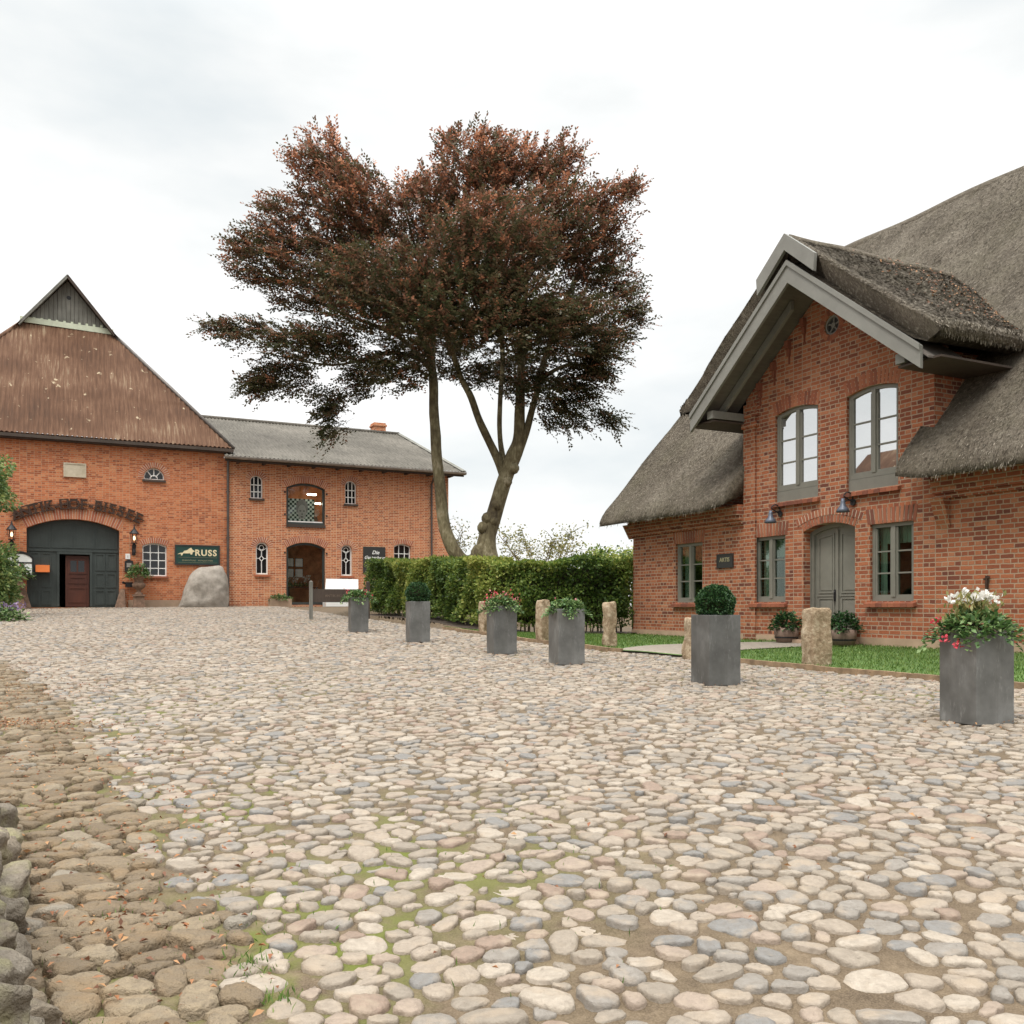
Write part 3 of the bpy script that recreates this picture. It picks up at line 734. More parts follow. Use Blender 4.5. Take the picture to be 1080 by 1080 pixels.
def house_window(w, name='window', rows=3, upper=False, curtain=None):
    x0, x1, z0, zs, zc = w
    zb = z0 + (0.22 if upper else 0.0)
    cx = (x0 + x1) / 2
    mb = MB()
    fo = arched(x0 + .003, x1 - .003, zb, zs, zc - .003)
    fi = inset(x0, x1, zb, zs, zc, 0.065, 0.075)
    mb.plate(fo, [fi], 0.06, 0.15)
    mb.box(cx - 0.045, cx + 0.045, 0.045, 0.14, zb + 0.075, zc - 0.06)
    for s0, s1 in ((x0 + 0.065, cx - 0.045), (cx + 0.045, x1 - 0.065)):      # sashes
        top = zc - 0.068 - (0.05 if zc > zs else 0)
        for i in range(1, rows):
            zz = zb + 0.11 + (top - zb - 0.15) * i / rows
            mb.box(s0, s1, 0.075, 0.125, zz - 0.014, zz + 0.014)
        mb.box(s0, s0 + 0.035, 0.07, 0.13, zb + 0.075, top - 0.01); mb.box(s1 - 0.035, s1, 0.07, 0.13, zb + 0.075, top - 0.01)
        mb.box(s0, s1, 0.068, 0.132, zb + 0.075, zb + 0.115)
    win = mb.build(name, M['frame_grey'], HOUSE)
    MB().plate(inset(x0, x1, zb, zs, zc, 0.06, 0.07), [], 0.100, 0.104).build('pane', M['glass_upper' if upper else 'glass'], win)
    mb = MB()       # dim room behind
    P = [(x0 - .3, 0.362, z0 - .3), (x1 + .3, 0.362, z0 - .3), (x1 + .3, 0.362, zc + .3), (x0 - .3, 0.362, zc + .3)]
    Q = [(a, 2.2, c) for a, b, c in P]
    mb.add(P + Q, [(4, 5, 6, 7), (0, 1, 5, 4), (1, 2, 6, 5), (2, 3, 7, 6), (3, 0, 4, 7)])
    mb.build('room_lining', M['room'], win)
    if curtain:
        mb = MB()
        for cx0, cx1, cz0, cz1 in curtain:
            n = max(6, int((cx1 - cx0) / 0.025))
            mb.grid([[(cx0 + (cx1 - cx0) * i / n, 0.24 + 0.02 * math.sin(i * 1.5), z) for z in (cz0, cz1)] for i in range(n + 1)])
        mb.build('curtain', M['curtain'], win)
    if upper:
        mb = MB(); mb.box(x0 + .003, x1 - .003, 0.05, 0.14, z0, zb - 0.006); mb.build('apron_board', M['frame_grey'], win)
    mb = MB(); mb.m = 0
    n = int((x1 - x0 + 0.14) / 0.125)
    for i in range(n):                                     # sloping brick sill
        mb.rnd = random.random() * 0.6; a = x0 - .07 + (x1 - x0 + .14) * i / n; b = x0 - .07 + (x1 - x0 + .14) * (i + 1) / n - .006
        mb.hexa([(a, -.09, z0 - .105), (b, -.09, z0 - .105), (b, .055, z0 - .07), (a, .055, z0 - .07)], [(a, -.09, z0 - .04), (b, -.09, z0 - .04), (b, .055, z0 - .002), (a, .055, z0 - .002)])
    mb.build('sill', [M['loose_brick'], M['mortar']], win)
    mb = MB()
    if zc > zs: arch_bricks(mb, x0 - .01, x1 + .01, zs + .005, zc + .005, 0.26, -0.004, 0.03)
    else: arch_bricks(mb, x0 - .06, x1 + .06, zs + .003, zs + .003, 0.27, -0.006, 0.02)
    mb.build('lintel', [M['loose_brick'], M['mortar']], win)
    return win
house_window(upA, upper=True); house_window(upB, upper=True)
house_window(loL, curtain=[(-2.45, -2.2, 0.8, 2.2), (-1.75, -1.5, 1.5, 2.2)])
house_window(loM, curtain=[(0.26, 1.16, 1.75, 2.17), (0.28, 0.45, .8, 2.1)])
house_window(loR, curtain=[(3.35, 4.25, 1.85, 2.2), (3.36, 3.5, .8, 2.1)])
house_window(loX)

# double door
x0, x1, z0, zs, zc = door; cx = (x0 + x1) / 2
mb = MB()
mb.plate(arched(x0, x1, z0, zs, zc), [inset(x0, x1, z0, zs, zc, 0.075, 0.001)], 0.20, 0.30)
mb.box(x0 + .003, x0 + .02, 0.17, 0.3, 0.02, 2.15)
dr = mb.build('door', M['frame_grey'], HOUSE)
for s0, s1, hx in ((x0 + 0.075, cx - 0.004, cx - 0.09), (cx + 0.004, x1 - 0.075, None)):
    mb = MB(); tl = 2.13; tr = 2.13
    full = arch_top(x0 + .075, x1 - .075, zs - .015, zc - .075, 20)
    top = [p for p in full if s0 - 1e-6 <= p[0] <= s1 + 1e-6]
    zt = lambda x: np.interp(x, [p[0] for p in full[::-1]], [p[1] for p in full[::-1]])
    mb.plate([(s0, 0.02), (s1, 0.02), (s1, float(zt(s1)))] + [p for p in top if s0 + .01 < p[0] < s1 - .01] + [(s0, float(zt(s0)))], [], 0.255, 0.29)
    def panel(a, b, c, d, dtop=None):
        mb.plate([(a, c), (b, c), (b, float(zt(b)) - .11 if dtop else d), (a, float(zt(a)) - .11 if dtop else d)],
             [[(a + .03, c + .03), (b - .03, c + .03), (b - .03, (float(zt(b)) - .11 if dtop else d) - .03), (a + .03, (float(zt(a)) - .11 if dtop else d) - .03)]], 0.236, 0.2555)
        mb.plate([(a + .06, c + .06), (b - .06, c + .06), (b - .06, (float(zt(b)) - .11 if dtop else d) - .06), (a + .06, (float(zt(a)) - .11 if dtop else d) - .06)], [], 0.243, 0.2556)
    panel(s0 + .08, s1 - .08, 0.98, 1.95, True); panel(s0 + .08, s1 - .08, 0.55, 0.90); panel(s0 + .08, s1 - .08, 0.12, 0.48)
    mb.box(s0 + .05, s1 - .05, 0.232, 0.256, 0.92, 0.955)
    mb.build('door_leaf', M['frame_grey'], dr)
mb = MB(); mb.box(cx - 0.03, cx + 0.03, 0.222, 0.256, 0.04, 2.2); mb.build('astragal', M['frame_grey'], dr)
mb = MB(); mb.tube([(cx - .05, 0.215, 1.02), (cx - .05, 0.20, 1.0), (cx - .05, 0.20, 0.86), (cx - .05, 0.215, 0.84)], 0.012); mb.box(cx - .075, cx - .025, .212, .223, .82, 1.05)
mb.build('handle', M['iron'], dr)
mb = MB(); arch_bricks(mb, x0 - .01, x1 + .01, zs + .005, zc + .005, 0.135, -0.006, 0.03); arch_bricks(mb, x0 - .16, x1 + .16, zs + .11, zc + .15, 0.135, -0.011, 0.02)
mb.build('lintel', [M['loose_brick'], M['mortar']], dr)
mb = MB(); mb.box(x0 - .12, x1 + .12, -0.42, 0.2, -0.2, 0.09); mb.build('doorstep', M['plinth'], HOUSE)
# round window with spokes
mb = MB()
ring = lambda r: [(2.41 + r * math.cos(a), 6.06 + r * math.sin(a)) for a in np.linspace(0, 2 * math.pi, 24, endpoint=False)]
mb.plate(ring(.183), [ring(.145)], 0.03, 0.12); mb.plate(ring(.05), [], 0.04, 0.1)
for i in range(5):
    a = R(90) + i * 2 * math.pi / 5
    mb.bar((2.41 + .03 * math.cos(a), .07, 6.06 + .03 * math.sin(a)), (2.41 + .15 * math.cos(a), .07, 6.06 + .15 * math.sin(a)), .03, .03, (0, 1, 0))
ow = mb.build('round_window', M['board_grey'], HOUSE)
MB().plate(ring(.146), [], 0.078, 0.082).build('pane', M['sign_black'], ow)
mb = MB()
for i in range(22):
    a0, a1 = 2 * math.pi * i / 22 + .02, 2 * math.pi * (i + 1) / 22 - .02; mb.rnd = random.random()
    q = [(2.41 + r_ * math.cos(a), 6.06 + r_ * math.sin(a)) for r_, a in ((.19, a0), (.30, a0), (.30, a1), (.19, a1))]
    mb.plate(q, [], -0.004, 0.02)
mb.build('brick_ring', M['loose_brick'], ow)
# stepped corbels following the gable
for sx in (-1, 1):
    for i in range(4 if sx < 0 else 3):
        mb = MB(); mb.rnd = .2
        dx = 0.62 + i * 0.42; zt_ = 6.86 - dx * 0.79; x = 2.34 + sx * dx
        mb.box(x - .045, x + .045, -0.10, 0.0, zt_ - .16, zt_); mb.box(x - .035, x + .035, -0.055, 0.0, zt_ - .3, zt_ - .16); mb.box(x - .012, x + .012, -0.03, 0.0, zt_ - .46, zt_ - .3)
        mb.build('gable_bracket', M['loose_brick'], HOUSE)

# --- thatch
def thatch_sheet(P, mask, th, name, parent, seed=0, amp=0.03, blades=9000, bl=0.16, mat='thatch', edge=True):
    """P[i][j]: top surface points (rows from eave to ridge); solid with thickness th"""
    ni, nj = len(P), len(P[0])
    A = np.array([[tuple(p) for p in r] for r in P])
    di = np.gradient(A, axis=0); dj = np.gradient(A, axis=1)
    N = np.cross(dj, di); N /= np.linalg.norm(N, axis=2, keepdims=True) + 1e-9
    if N[..., 2].mean() < 0: N = -N
    T = A.copy(); th = np.asarray(th if isinstance(th, (list, tuple)) else [th] * ni)[:, None, None]
    for i in range(ni):
        for j in range(nj):
            p = Vector(A[i, j]); d = amp * noise.noise(p * 0.9 + Vector((seed, 0, 0))) + amp * 0.6 * noise.noise(p * 3.1)
            T[i, j] += N[i, j] * d
    B = T - N * th
    vs = [Vector(p) for p in T.reshape(-1, 3)] + [Vector(p) for p in B.reshape(-1, 3)]
    fs = []; n = ni * nj; cells = set((i, j) for i in range(ni - 1) for j in range(nj - 1) if mask is None or mask(i, j))
    ix = lambda i, j: i * nj + j
    for i, j in cells:
        q = (ix(i, j), ix(i, j + 1), ix(i + 1, j + 1), ix(i + 1, j)); fs.append(q); fs.append(tuple(n + k for k in reversed(q)))
        for (a, b), nb in (((q[0], q[1]), (i - 1, j)), ((q[1], q[2]), (i, j + 1)), ((q[2], q[3]), (i + 1, j)), ((q[3], q[0]), (i, j - 1))):
            if nb not in cells: fs.append((a, n + a, n + b, b))
    vis = sorted(cells)
    mb = MB(); mb.v = vs; mb.f = fs; mb.mi = [0] * len(fs)
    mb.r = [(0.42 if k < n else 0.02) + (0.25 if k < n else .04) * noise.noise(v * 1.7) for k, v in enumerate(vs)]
    # loose straws lying on the surface
    ci = np.array(vis); pick = rng.integers(0, len(ci), blades)
    # weight by cell area
    ar = np.array([np.linalg.norm(np.cross(A[i, j + 1] - A[i, j], A[i + 1, j] - A[i, j])) for i, j in vis]); pick = rng.choice(len(ci), blades, p=ar / ar.sum())
    I, J = ci[pick, 0], ci[pick, 1]; u, v = rng.random(blades)[:, None], rng.random(blades)[:, None]
    base = (T[I, J] * (1 - u) + T[I + 1, J] * u) * (1 - v) + (T[I, J + 1] * (1 - u) + T[I + 1, J + 1] * u) * v
    nn = N[I, J]; down = -di[I, J] / (np.linalg.norm(di[I, J], axis=1, keepdims=True) + 1e-9); side = np.cross(nn, down)
    D = down + side * rng.normal(0, 0.16, (blades, 1)) + nn * rng.uniform(0.0, 0.4, (blades, 1))
    D /= np.linalg.norm(D, axis=1, keepdims=True)
    L = rng.uniform(0.5, 1.2, (blades, 1)) * bl; wd = rng.uniform(0.006, 0.013, (blades, 1))
    S = np.cross(D, nn)
    b0 = base - D * L * 0.5 - nn * 0.004
    q = np.stack([b0 - S * wd, b0 + S * wd, b0 + D * L + S * wd * .5, b0 + D * L - S * wd * .5], 1).reshape(-1, 3)
    rr = np.clip(rng.normal(0.5, 0.27, blades), 0, 1)
    c0 = len(mb.v)
    V = np.concatenate([np.array([tuple(p) for p in mb.v]), q]); nfv = len(V)
    Fq = np.concatenate([np.array(mb.f), np.arange(blades * 4).reshape(-1, 4) + c0])
    return bulk(name, V, Fq, M[mat], parent, False, {'rnd': np.concatenate([np.array(mb.r), np.repeat(rr, 4)])})

def main_z(y): return 3.22 + 1.145 * (y + 0.42)
RIDGE_Y = 6.0
XL0 = -4.95
def xl(z): return XL0 + max(0.0, (z - 7.7)) * (1.95 / 2.9)
prof = [(-0.60, 2.80), (-0.59, 2.92), (-0.54, 3.05), (-0.42, 3.22)] + [(y, main_z(y)) for y in np.linspace(-0.1, 5.75, 22)] + [(5.9, main_z(5.75) + .1), (6.0, main_z(5.75) + .12)]
XS_l = np.linspace(0, 1, 24); XS_m = np.linspace(0.0, 4.42, 16)[1:-1]; XS_r = np.linspace(4.42, 12.3, 34)
def row(y, z, flip=False):
    lo = xl(z)
    pts = [(lo + (0.0 - lo) * s, y, z) for s in XS_l] + [(x, y, z) for x in XS_m] + [(x, y, z) for x in XS_r]
    # sweep: thatch lifts a little where it runs against the dormer
    out = []
    for x, yy, zz in pts:
        d = 0.0
        if y < 1.5 and x <= 0: d = max(0, 1 + x / 0.8)
        if y < 1.5 and x >= 4.42: d = max(0, 1 - (x - 4.42) / 0.7)
        out.append((x, yy, zz + 0.10 * d * d))
    return out
P = [row(y, z) for y, z in prof]
nl, nm = len(XS_l), len(XS_m)
ys = [p[0] for p in prof]
mask = lambda i, j: not (nl - 1 <= j < nl + nm and (ys[i] + ys[i + 1]) / 2 < 1.25)
ROOF = thatch_sheet(P, mask, [.04, .18, .3] + [.38] * 25, 'roof', HOUSE, 1, 0.04, 75000, 0.16)
Pb = [[(x, 12 - y, z) for x, y, z in row(y2, z2)] for (y2, z2) in prof for y in (y2,)]
thatch_sheet(Pb[::-1], None, 0.36, 'back_roof', HOUSE, 2, 0.03, 500)
mb = MB()   # half hip at the far gable
zt_ = main_z(5.75) + .12
h0 = [(XL0, (7.7 - 3.22) / 1.145 - .42, 7.7), (XL0, 12 - ((7.7 - 3.22) / 1.145 - .42), 7.7), (xl(zt_), 6.0, zt_)]
nn_ = 10
Ph = [[Vector(h0[0]).lerp(Vector(h0[2]), i / nn_).lerp(Vector(h0[1]).lerp(Vector(h0[2]), i / nn_), j / nn_) + Vector((-.25 * (1 - i / nn_), 0, -.12 * (1 - i / nn_))) for j in range(nn_ + 1)] for i in range(nn_)]
thatch_sheet(Ph, None, 0.3, 'half_hip', HOUSE, 3, 0.02, 1200)
mb = MB(); mb.tube([(x, 6.0 + .02 * math.sin(x), zt_ - .24 + .03 * math.sin(x * 1.7)) for x in np.linspace(-2.95, 12.3, 40)], 0.30, 16)
mb.r = [.42] * len(mb.r); mb.build('ridge_roll', M['thatch'], HOUSE, True)

# dormer roof
RX, RZ = 2.34, 7.62
def dorm_rows(sx):
    rows = []
    for t in np.linspace(0, 1, 18):
        hx = 3.32 * (1 - t); z = RZ - hx * 0.79 + 0.05 * (1 - t) ** 6 - 0.10 * math.exp(-hx / .12)
        x = RX + sx * hx
        ye = min(5.2, (z - 3.22) / 1.145 - 0.42 + 0.55)
        rows.append([(x, y, z - (.05 if k == 0 else 0)) for k, y in enumerate(np.concatenate([[-1.02, -0.97], np.linspace(-0.88, ye, 22)]))])
    lip = rows[0]
    rows.insert(0, [(x - sx * .06, y, z - 0.13) for x, y, z in lip])
    return rows
DORM = []
for sx in (-1, 1):
    rows = dorm_rows(sx)
    if sx > 0: rows = [r for r in rows]
    thatch_sheet(rows, None, [.06, .24, .36] + [.42] * 16, 'dormer_roof', HOUSE, 5 + sx, 0.03, 26000, 0.15)
mb = MB(); mb.rnd = .55; mb.tube([(RX, y, RZ - .13 + .015 * math.sin(y * 3)) for y in np.linspace(-1.0, 4.5, 26)], 0.13, 10); mb.build('dormer_ridge', M['thatch'], HOUSE, True)
# boards of the dormer gable
SL = 0.79
def sl(d, off): return RZ - d * SL - off
for sx in (-1, 1):
    mb = MB(); a, b = 0.0, 2.92
    mb.plate([(RX + sx * a, sl(a, .50)), (RX + sx * b, sl(b, .50)), (RX + sx * b, sl(b, .86)), (RX + sx * a, sl(a, .90))][::sx], [], -1.03, -0.97)
    mb.plate([(RX + sx * a, sl(a, .48)), (RX + sx * b, sl(b, .48)), (RX + sx * b, sl(b, .58)), (RX + sx * a, sl(a, .58))][::sx], [], -1.06, -1.031)
    mb.build('barge_board', M['board_grey'], HOUSE)
    mb = MB(); b = 0.76
    mb.plate([(RX, sl(0, .0)), (RX + sx * b, sl(b, .02)), (RX + sx * (b - .03), sl(b, .33)), (RX, sl(0, .31))][::sx], [], -1.11, -1.04)
    mb.build('ridge_board', M['board_grey'], HOUSE)
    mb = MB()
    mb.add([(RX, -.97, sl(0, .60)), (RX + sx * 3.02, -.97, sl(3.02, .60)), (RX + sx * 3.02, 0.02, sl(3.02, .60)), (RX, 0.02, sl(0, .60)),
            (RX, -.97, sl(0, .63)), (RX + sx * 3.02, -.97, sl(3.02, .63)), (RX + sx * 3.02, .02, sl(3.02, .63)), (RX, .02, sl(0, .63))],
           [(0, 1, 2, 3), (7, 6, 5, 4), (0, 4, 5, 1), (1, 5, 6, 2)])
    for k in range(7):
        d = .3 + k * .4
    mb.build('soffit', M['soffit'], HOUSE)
    mb = MB()      # inner rafter
    mb.plate([(RX + sx * .45, sl(.45, .66)), (RX + sx * 2.7, sl(2.7, .66)), (RX + sx * 2.7, sl(2.7, .84)), (RX + sx * .45, sl(.45, .84))][::sx], [], -.52, -.44)
    mb.build('rafter', M['board_grey'], HOUSE)
    mb = MB(); xx = RX + sx * 2.42
    mb.box(xx - .09, xx + .09, -.9, 0.0, 4.66, 4.82); mb.build('purlin_end', M['board_grey'], HOUSE)
    mb = MB()      # closed eaves box along the cheek
    xa, xb = (4.69, 5.5) if sx > 0 else (-0.82, -0.01)
    mb.box(min(xa, xb), max(xa, xb), -.86, 1.0, 4.60, 4.635); mb.build('eaves_board', M['wood_dark'], HOUSE)
# fallen leaves and moss on the dormer thatch
n = 420
tq = rng.random(n) ** 0.8; yq = rng.beta(3, 2, n) * 4.2 - 0.6
hx = 3.0 * tq; P = np.stack([RX + hx, yq, RZ - hx * .79 + .035], -1)
keepm = P[:, 1] < (P[:, 2] - 3.22) / 1.145 + 0.1
P = P[keepm]; n = len(P)
D = rng.normal(size=(n, 3)); D[:, 2] *= .3; D[:, 2] -= D[:, 0] * .6
lf = leaves('fallen_leaves', P, D, np.tile([.7, 0, .7], (n, 1)), rng.uniform(.03, .075, n), rng.uniform(.025, .05, n), M['dry_leaf'], HOUSE)
lf['kind'] = 'stuff'

# things on the house front
def to_world(root, p):
    return Matrix.Translation(root.location) @ root.rotation_euler.to_matrix().to_4x4() @ Vector(p)
def on_house(name, p, label, cat, group=None):
    return empty(name, to_world(HOUSE, p), HOU_ANG, label, cat, group)
def copy_tree(o, parent=None):
    c = o.copy(); COL.objects.link(c)
    if parent: c.parent = parent
    for ch in o.children: copy_tree(ch, c)
    return c
wl = on_house('wall_lamp', (1.06, -0.01, 2.60), 'blue grey barn lamp above the window left of the double door', 'lamp', 'barn lamps either side of the double door')
mb = MB(); mb.lathe([(.06, -.0), (.06, .02)], 12); mb.v = [Vector((p.x, p.z - .03, p.y)) for p in mb.v]; mb.build('wall_plate', M['iron'], wl)
mb = MB(); mb.tube([(0, -.02, 0)] + [(0, -.14 - .12 * math.cos(a), .06 + .12 * math.sin(a)) for a in np.linspace(R(200) - math.pi, R(180), 10)] + [(0, -.26, .0)], .013, 6); mb.build('arm', M['iron'], wl)
mb = MB(); mb.lathe([(.028, .06), (.04, .0), (.05, -.07), (.10, -.13), (.125, -.19), (.118, -.19), (.095, -.13), (.02, -.06)], 16, (0, -.27, 0)); mb.build('lamp_shade', M['lamp_blue'], wl, True)
w2 = copy_tree(wl); w2.location = to_world(HOUSE, (2.96, -0.01, 2.64)); w2['label'] = 'blue grey barn lamp right above the arched head of the double door'
pq = on_house('house_plaque', (-0.67, -0.03, 1.73), 'small dark plaque with dull gold lettering on the thatched house wall', 'sign')
mb = MB(); mb.box(-.27, .27, 0, .028, -.155, .155); mb.plate(rect(-.27, .27, -.155, .155), [rect(-.25, .25, -.135, .135)], -.008, -.0005); mb.build('board', M['sign_black'], pq)
text_mesh('lettering', 'ARTIS', 0.13, M['gold_dim'], pq, (0, -.004, -.02), depth=.003, bold=.002)
# leaflet and dark figure in the window to the right of the door belong to the room
mb = MB(); mb.box(4.08, 4.2, .2, .204, 1.38, 1.62); mb.build('window_notice', M['white'], HOUSE)
an = on_house('wall_bar', (5.67, -0.03, 0.95), 'small brown anchor on the bricks behind the nearest grey planter', 'crossbar')
mb = MB(); mb.bar((0, 0, -.02), (0, 0, .26), .04, .03, (0, 1, 0)); mb.bar((-.05, -.005, .2), (.05, -.005, .24), .03, .025, (0, 1, 0)); mb.build('brown_bar', M['rust_iron'], an)  # upright brown bar with a slanting crosspiece

# ------------------------------------------------------------------ gabled barn  (local x to the right, y into the barn)
BARN = empty('gabled_barn', (BO[0], BO[1], BZ), BAR_ANG, 'orange brick barn with a hipped brown corrugated roof and arched dark gate', 'barn')
CX = -0.30; HWd = 6.24
gate = (-1.77, 1.62, 0.0, 3.17, 3.58)
lun = (2.56, 3.36, 5.36, 5.40, 5.86); bwin = (2.5, 3.46, 1.32, 2.58, 2.70)
mb = MB()
mb.plate([(CX - HWd, -0.4), (5.94, -0.4), (5.94, 6.95), (CX - HWd, 6.95)], [arched(*gate, n=20), arched(*lun), arched(*bwin)], 0, .45)
mb.box(CX - HWd, CX - HWd + .4, .45, 24, -.4, 6.9); mb.box(5.54, 5.939, .45, 24, -.4, 6.9); mb.box(CX - HWd, 5.94, 24, 24.4, -.4, 6.9)
mb.build('wall', M['brick_barn'], BARN)
for xa, xb in ((1.95, 5.93), (CX - HWd, -2.1)): MB().plate(rect(xa, xb, -.4, .32), [], -.04, 0).build('plinth', M['plinth'], BARN)
mb = MB(); arch_bricks(mb, gate[0], gate[1], gate[3] + .005, gate[4] + .005, .42, -.012, .05, .1); ab = mb.build('gate_arch', [M['arch_barn'], M['mortar']], BARN)
PITCH = 1.215; EZ = 6.87; EY = -0.32
GY = 4.35; GZ = EZ + (GY - EY) * PITCH
def hipz(y): return EZ + (y - EY) * PITCH
ov = HWd + 0.2
cols = np.arange(CX - ov, CX + ov + .001, 0.03)
Pc = []
nrow = 40
for x in cols:
    lim = min(1.0, max(0.004, (ov - abs(x - CX)) / (GY - EY)))
    colp = []
    for t in np.linspace(0, 1, nrow):
        y = EY + (GY - EY) * t * lim
        z = hipz(y) + 0.026 * math.sin(2 * math.pi * x / 0.177)
        s = t * lim
        lap = 0.022 * (1 - ((s / 0.36) % 1.0))
        colp.append((x, y - lap * .77, z + lap * .64))
    Pc.append(colp)
mb = MB(); mb.grid(Pc); mb.build('front_hip', M['roof_brown'], BARN, True)
AZ = EZ + ov * PITCH
for sx in (-1, 1):
    mb = MB()
    P = []
    for t in np.linspace(0, 1, 12):
        x = CX + sx * ov * (1 - t); z = EZ + ov * t * PITCH
        yf = max(EY + ov * t, 0) if t * ov < (GY - EY) else GY - .35
        P.append([(x, y, z + .02) for y in (yf, 24.6)])
    mb.grid(P); mb.build('roof_side', M['roof_brown'], BARN, fix=False)
    mb = MB()          # verge boards and hip capping
    c0 = (CX + sx * ov, EY, EZ); c1 = (CX + sx * (ov - (GY - EY)), GY, GZ); c2 = (CX, GY - .33, AZ + .03)
    mb.tube([c0, ((c0[0] + c1[0]) / 2, (c0[1] + c1[1]) / 2, (c0[2] + c1[2]) / 2 + .03), (c1[0], c1[1], c1[2])], .085, 8)
    mb.build('hip_cap', M['zinc_pipe'] if sx > 0 else M['roof_brown'], BARN, True)
    mb = MB(); q0 = (CX + sx * 1.9, GY - .34, AZ - 1.9 * PITCH - .10); mb.bar(q0, (CX, GY - .34, AZ - .06), .05, .2, (0, -1, 0)); mb.bar((q0[0], GY - .2, q0[2] + .12), (CX, GY - .2, AZ + .06), .32, .05)
    mb.build('verge_board', M['wood_dark'] if sx > 0 else M['wood_grey'], BARN)
gw = ov - (GY - EY)
mb = MB()
xs = np.arange(CX - gw + .02, CX + gw, .17)
for i, x in enumerate(xs):
    a, b = x, min(x + .16, CX + gw)
    za = AZ - abs(a - CX) * PITCH - .1; zb = AZ - abs(b - CX) * PITCH - .1
    yy = GY + .02 * (i % 2)
    pts = [(a, GZ - .1), (b, GZ - .1), (b, zb)] + ([(CX, AZ - .1)] if a < CX < b else []) + [(a, za)]
    if min(za, zb) > GZ - .05: mb.plate(pts, [], yy, yy + .03)
mb.build('gablet_boards', M['wood_grey'], BARN)
mb = MB(); mb.tube([(CX + .05, GY - .012, AZ - .85), (CX + .05, GY + .02, AZ - .85)], .09, 12); mb.build('owl_hole', M['iron'], BARN)
mb = MB(); mb.bar((CX - gw - .1, GY - .12, GZ + .07), (CX + gw + .1, GY - .12, GZ - .03), .05, .24); 
for x in np.arange(CX - gw + .1, CX + gw, .3): mb.box(x, x + .1, GY - .1, GY, GZ + .13, GZ + .22)
mb.build('gablet_sill', M['mint'], BARN)
mb = MB(); mb.box(CX - ov, CX + ov, EY - .03, EY + .05, EZ - .16, EZ - .03); mb.box(CX - ov, CX + ov, -.28, 0, 6.66, 6.70); mb.build('eaves_board', M['wood_dark'], BARN)
mb = MB(); mb.tube([(5.98, -.10, 6.55), (5.94, -.09, 6.2), (5.94, -.09, .05)], .055, 8); 
for z in (1, 3, 5): mb.box(5.86, 6.02, -.1, 0, z, z + .04)
mb.build('downpipe', M['zinc_pipe'], BARN)
mb = MB(); mb.box(-.45, .38, -.04, .0, 5.28, 5.85); mb.plate(rect(-.45, .38, 5.28, 5.85), [rect(-.40, .33, 5.33, 5.80)], -.06, -.0405); mb.build('date_stone', M['plaster_plaque'], BARN)
# lunette
def barn_window(parent, w, nx, nz, name='window', fr=.05, sill='brick', fan=False, y=.12, arch=.22, pane='sign_black'):
    x0, x1, z0, zs, zc = w
    mb = MB()
    mb.plate(arched(x0, x1, z0, zs, zc), [inset(x0, x1, z0, zs, zc, fr)], y, y + .06)
    for i in range(1, nx):
        x = x0 + (x1 - x0) * i / nx; h = zs + (zc - zs) * max(0, 1 - ((x - (x0 + x1) / 2) / ((x1 - x0) / 2)) ** 2) ** .5
        mb.box(x - .018, x + .018, y + .01, y + .05, z0 + fr, h - fr * .6)
    for i in range(1, nz):
        z = z0 + (zs + (zc - zs) * .5 - z0) * i / nz
        mb.box(x0 + fr, x1 - fr, y + .012, y + .048, z - .018, z + .018)
    win = mb.build(name, M['white'], parent)
    MB().plate(inset(x0, x1, z0, zs, zc, fr * .8), [], y + .03, y + .034).build('pane', M[pane], win)
    mb = MB(); mb.rnd = .5
    mb.box(x0 - .06, x1 + .06, -.08, y, z0 - .09, z0 - .002); mb.build('sill', M['loose_brick'] if sill == 'brick' else M['white' if sill == 'white' else 'wood_dark'], win)
    mb = MB(); arch_bricks(mb, x0 - .01, x1 + .01, zs, zc + .01, arch, -.008, .03); mb.build('lintel', [M['arch_barn'], M['mortar']], win)
    return win
M['dark_glass'] = None
def dglass():
    t = NT('dark_glass'); t.principled((0.012, 0.013, 0.015), 0.08, 0, None, 0.5); return t.m
M['dark_glass'] = dglass()
barn_window(BARN, bwin, 3, 4, pane='dark_glass', sill='brick')
w_ = barn_window(BARN, lun, 1, 1, 'lunette', .045, 'dark', pane='dark_glass')
mb = MB(); c = (2.96, 5.42)
for a in (R(50), R(90), R(130)): mb.bar((c[0] + .12 * math.cos(a), .14, c[1] + .1 * math.sin(a)), (c[0] + .4 * math.cos(a), .14, c[1] + .4 * math.sin(a)), .04, .04, (0, 1, 0))
mb.tube([(c[0] + .14 * math.cos(a), .14, c[1] + .14 * math.sin(a)) for a in np.linspace(0, math.pi, 9)], .022, 6); mb.build('glazing_bar', M['white'], w_)
# gate
x0, x1, z0, zs, zc = gate; gi = (-.60, .52, 2.17)
mb = MB()
mb.plate(arched(x0 + .002, x1 - .002, 0.03, zs, zc - .002, 20), [rect(gi[0], gi[1], 0.031, gi[2])], .30, .36)
top = arch_top(x0, x1, zs, zc, 24)
zt = lambda x: float(np.interp(x, [p[0] for p in top[::-1]], [p[1] for p in top[::-1]]))
for a, b, c, d in ((x0 + .06, -.85, .12, .72), (x0 + .06, -.85, .82, 1.42), (x0 + .06, -.85, 1.52, 2.22), (.66, x1 - .06, .12, .72), (.66, x1 - .06, .82, 1.42), (.66, x1 - .06, 1.52, 2.22)):
    for p0, p1 in (((a + .05), (a + b) / 2 - .03), ((a + b) / 2 + .03, b - .05)):
        mb.plate(rect(p0, p1, c, d), [rect(p0 + .05, p1 - .05, c + .05, d - .05)], .275, .2995)
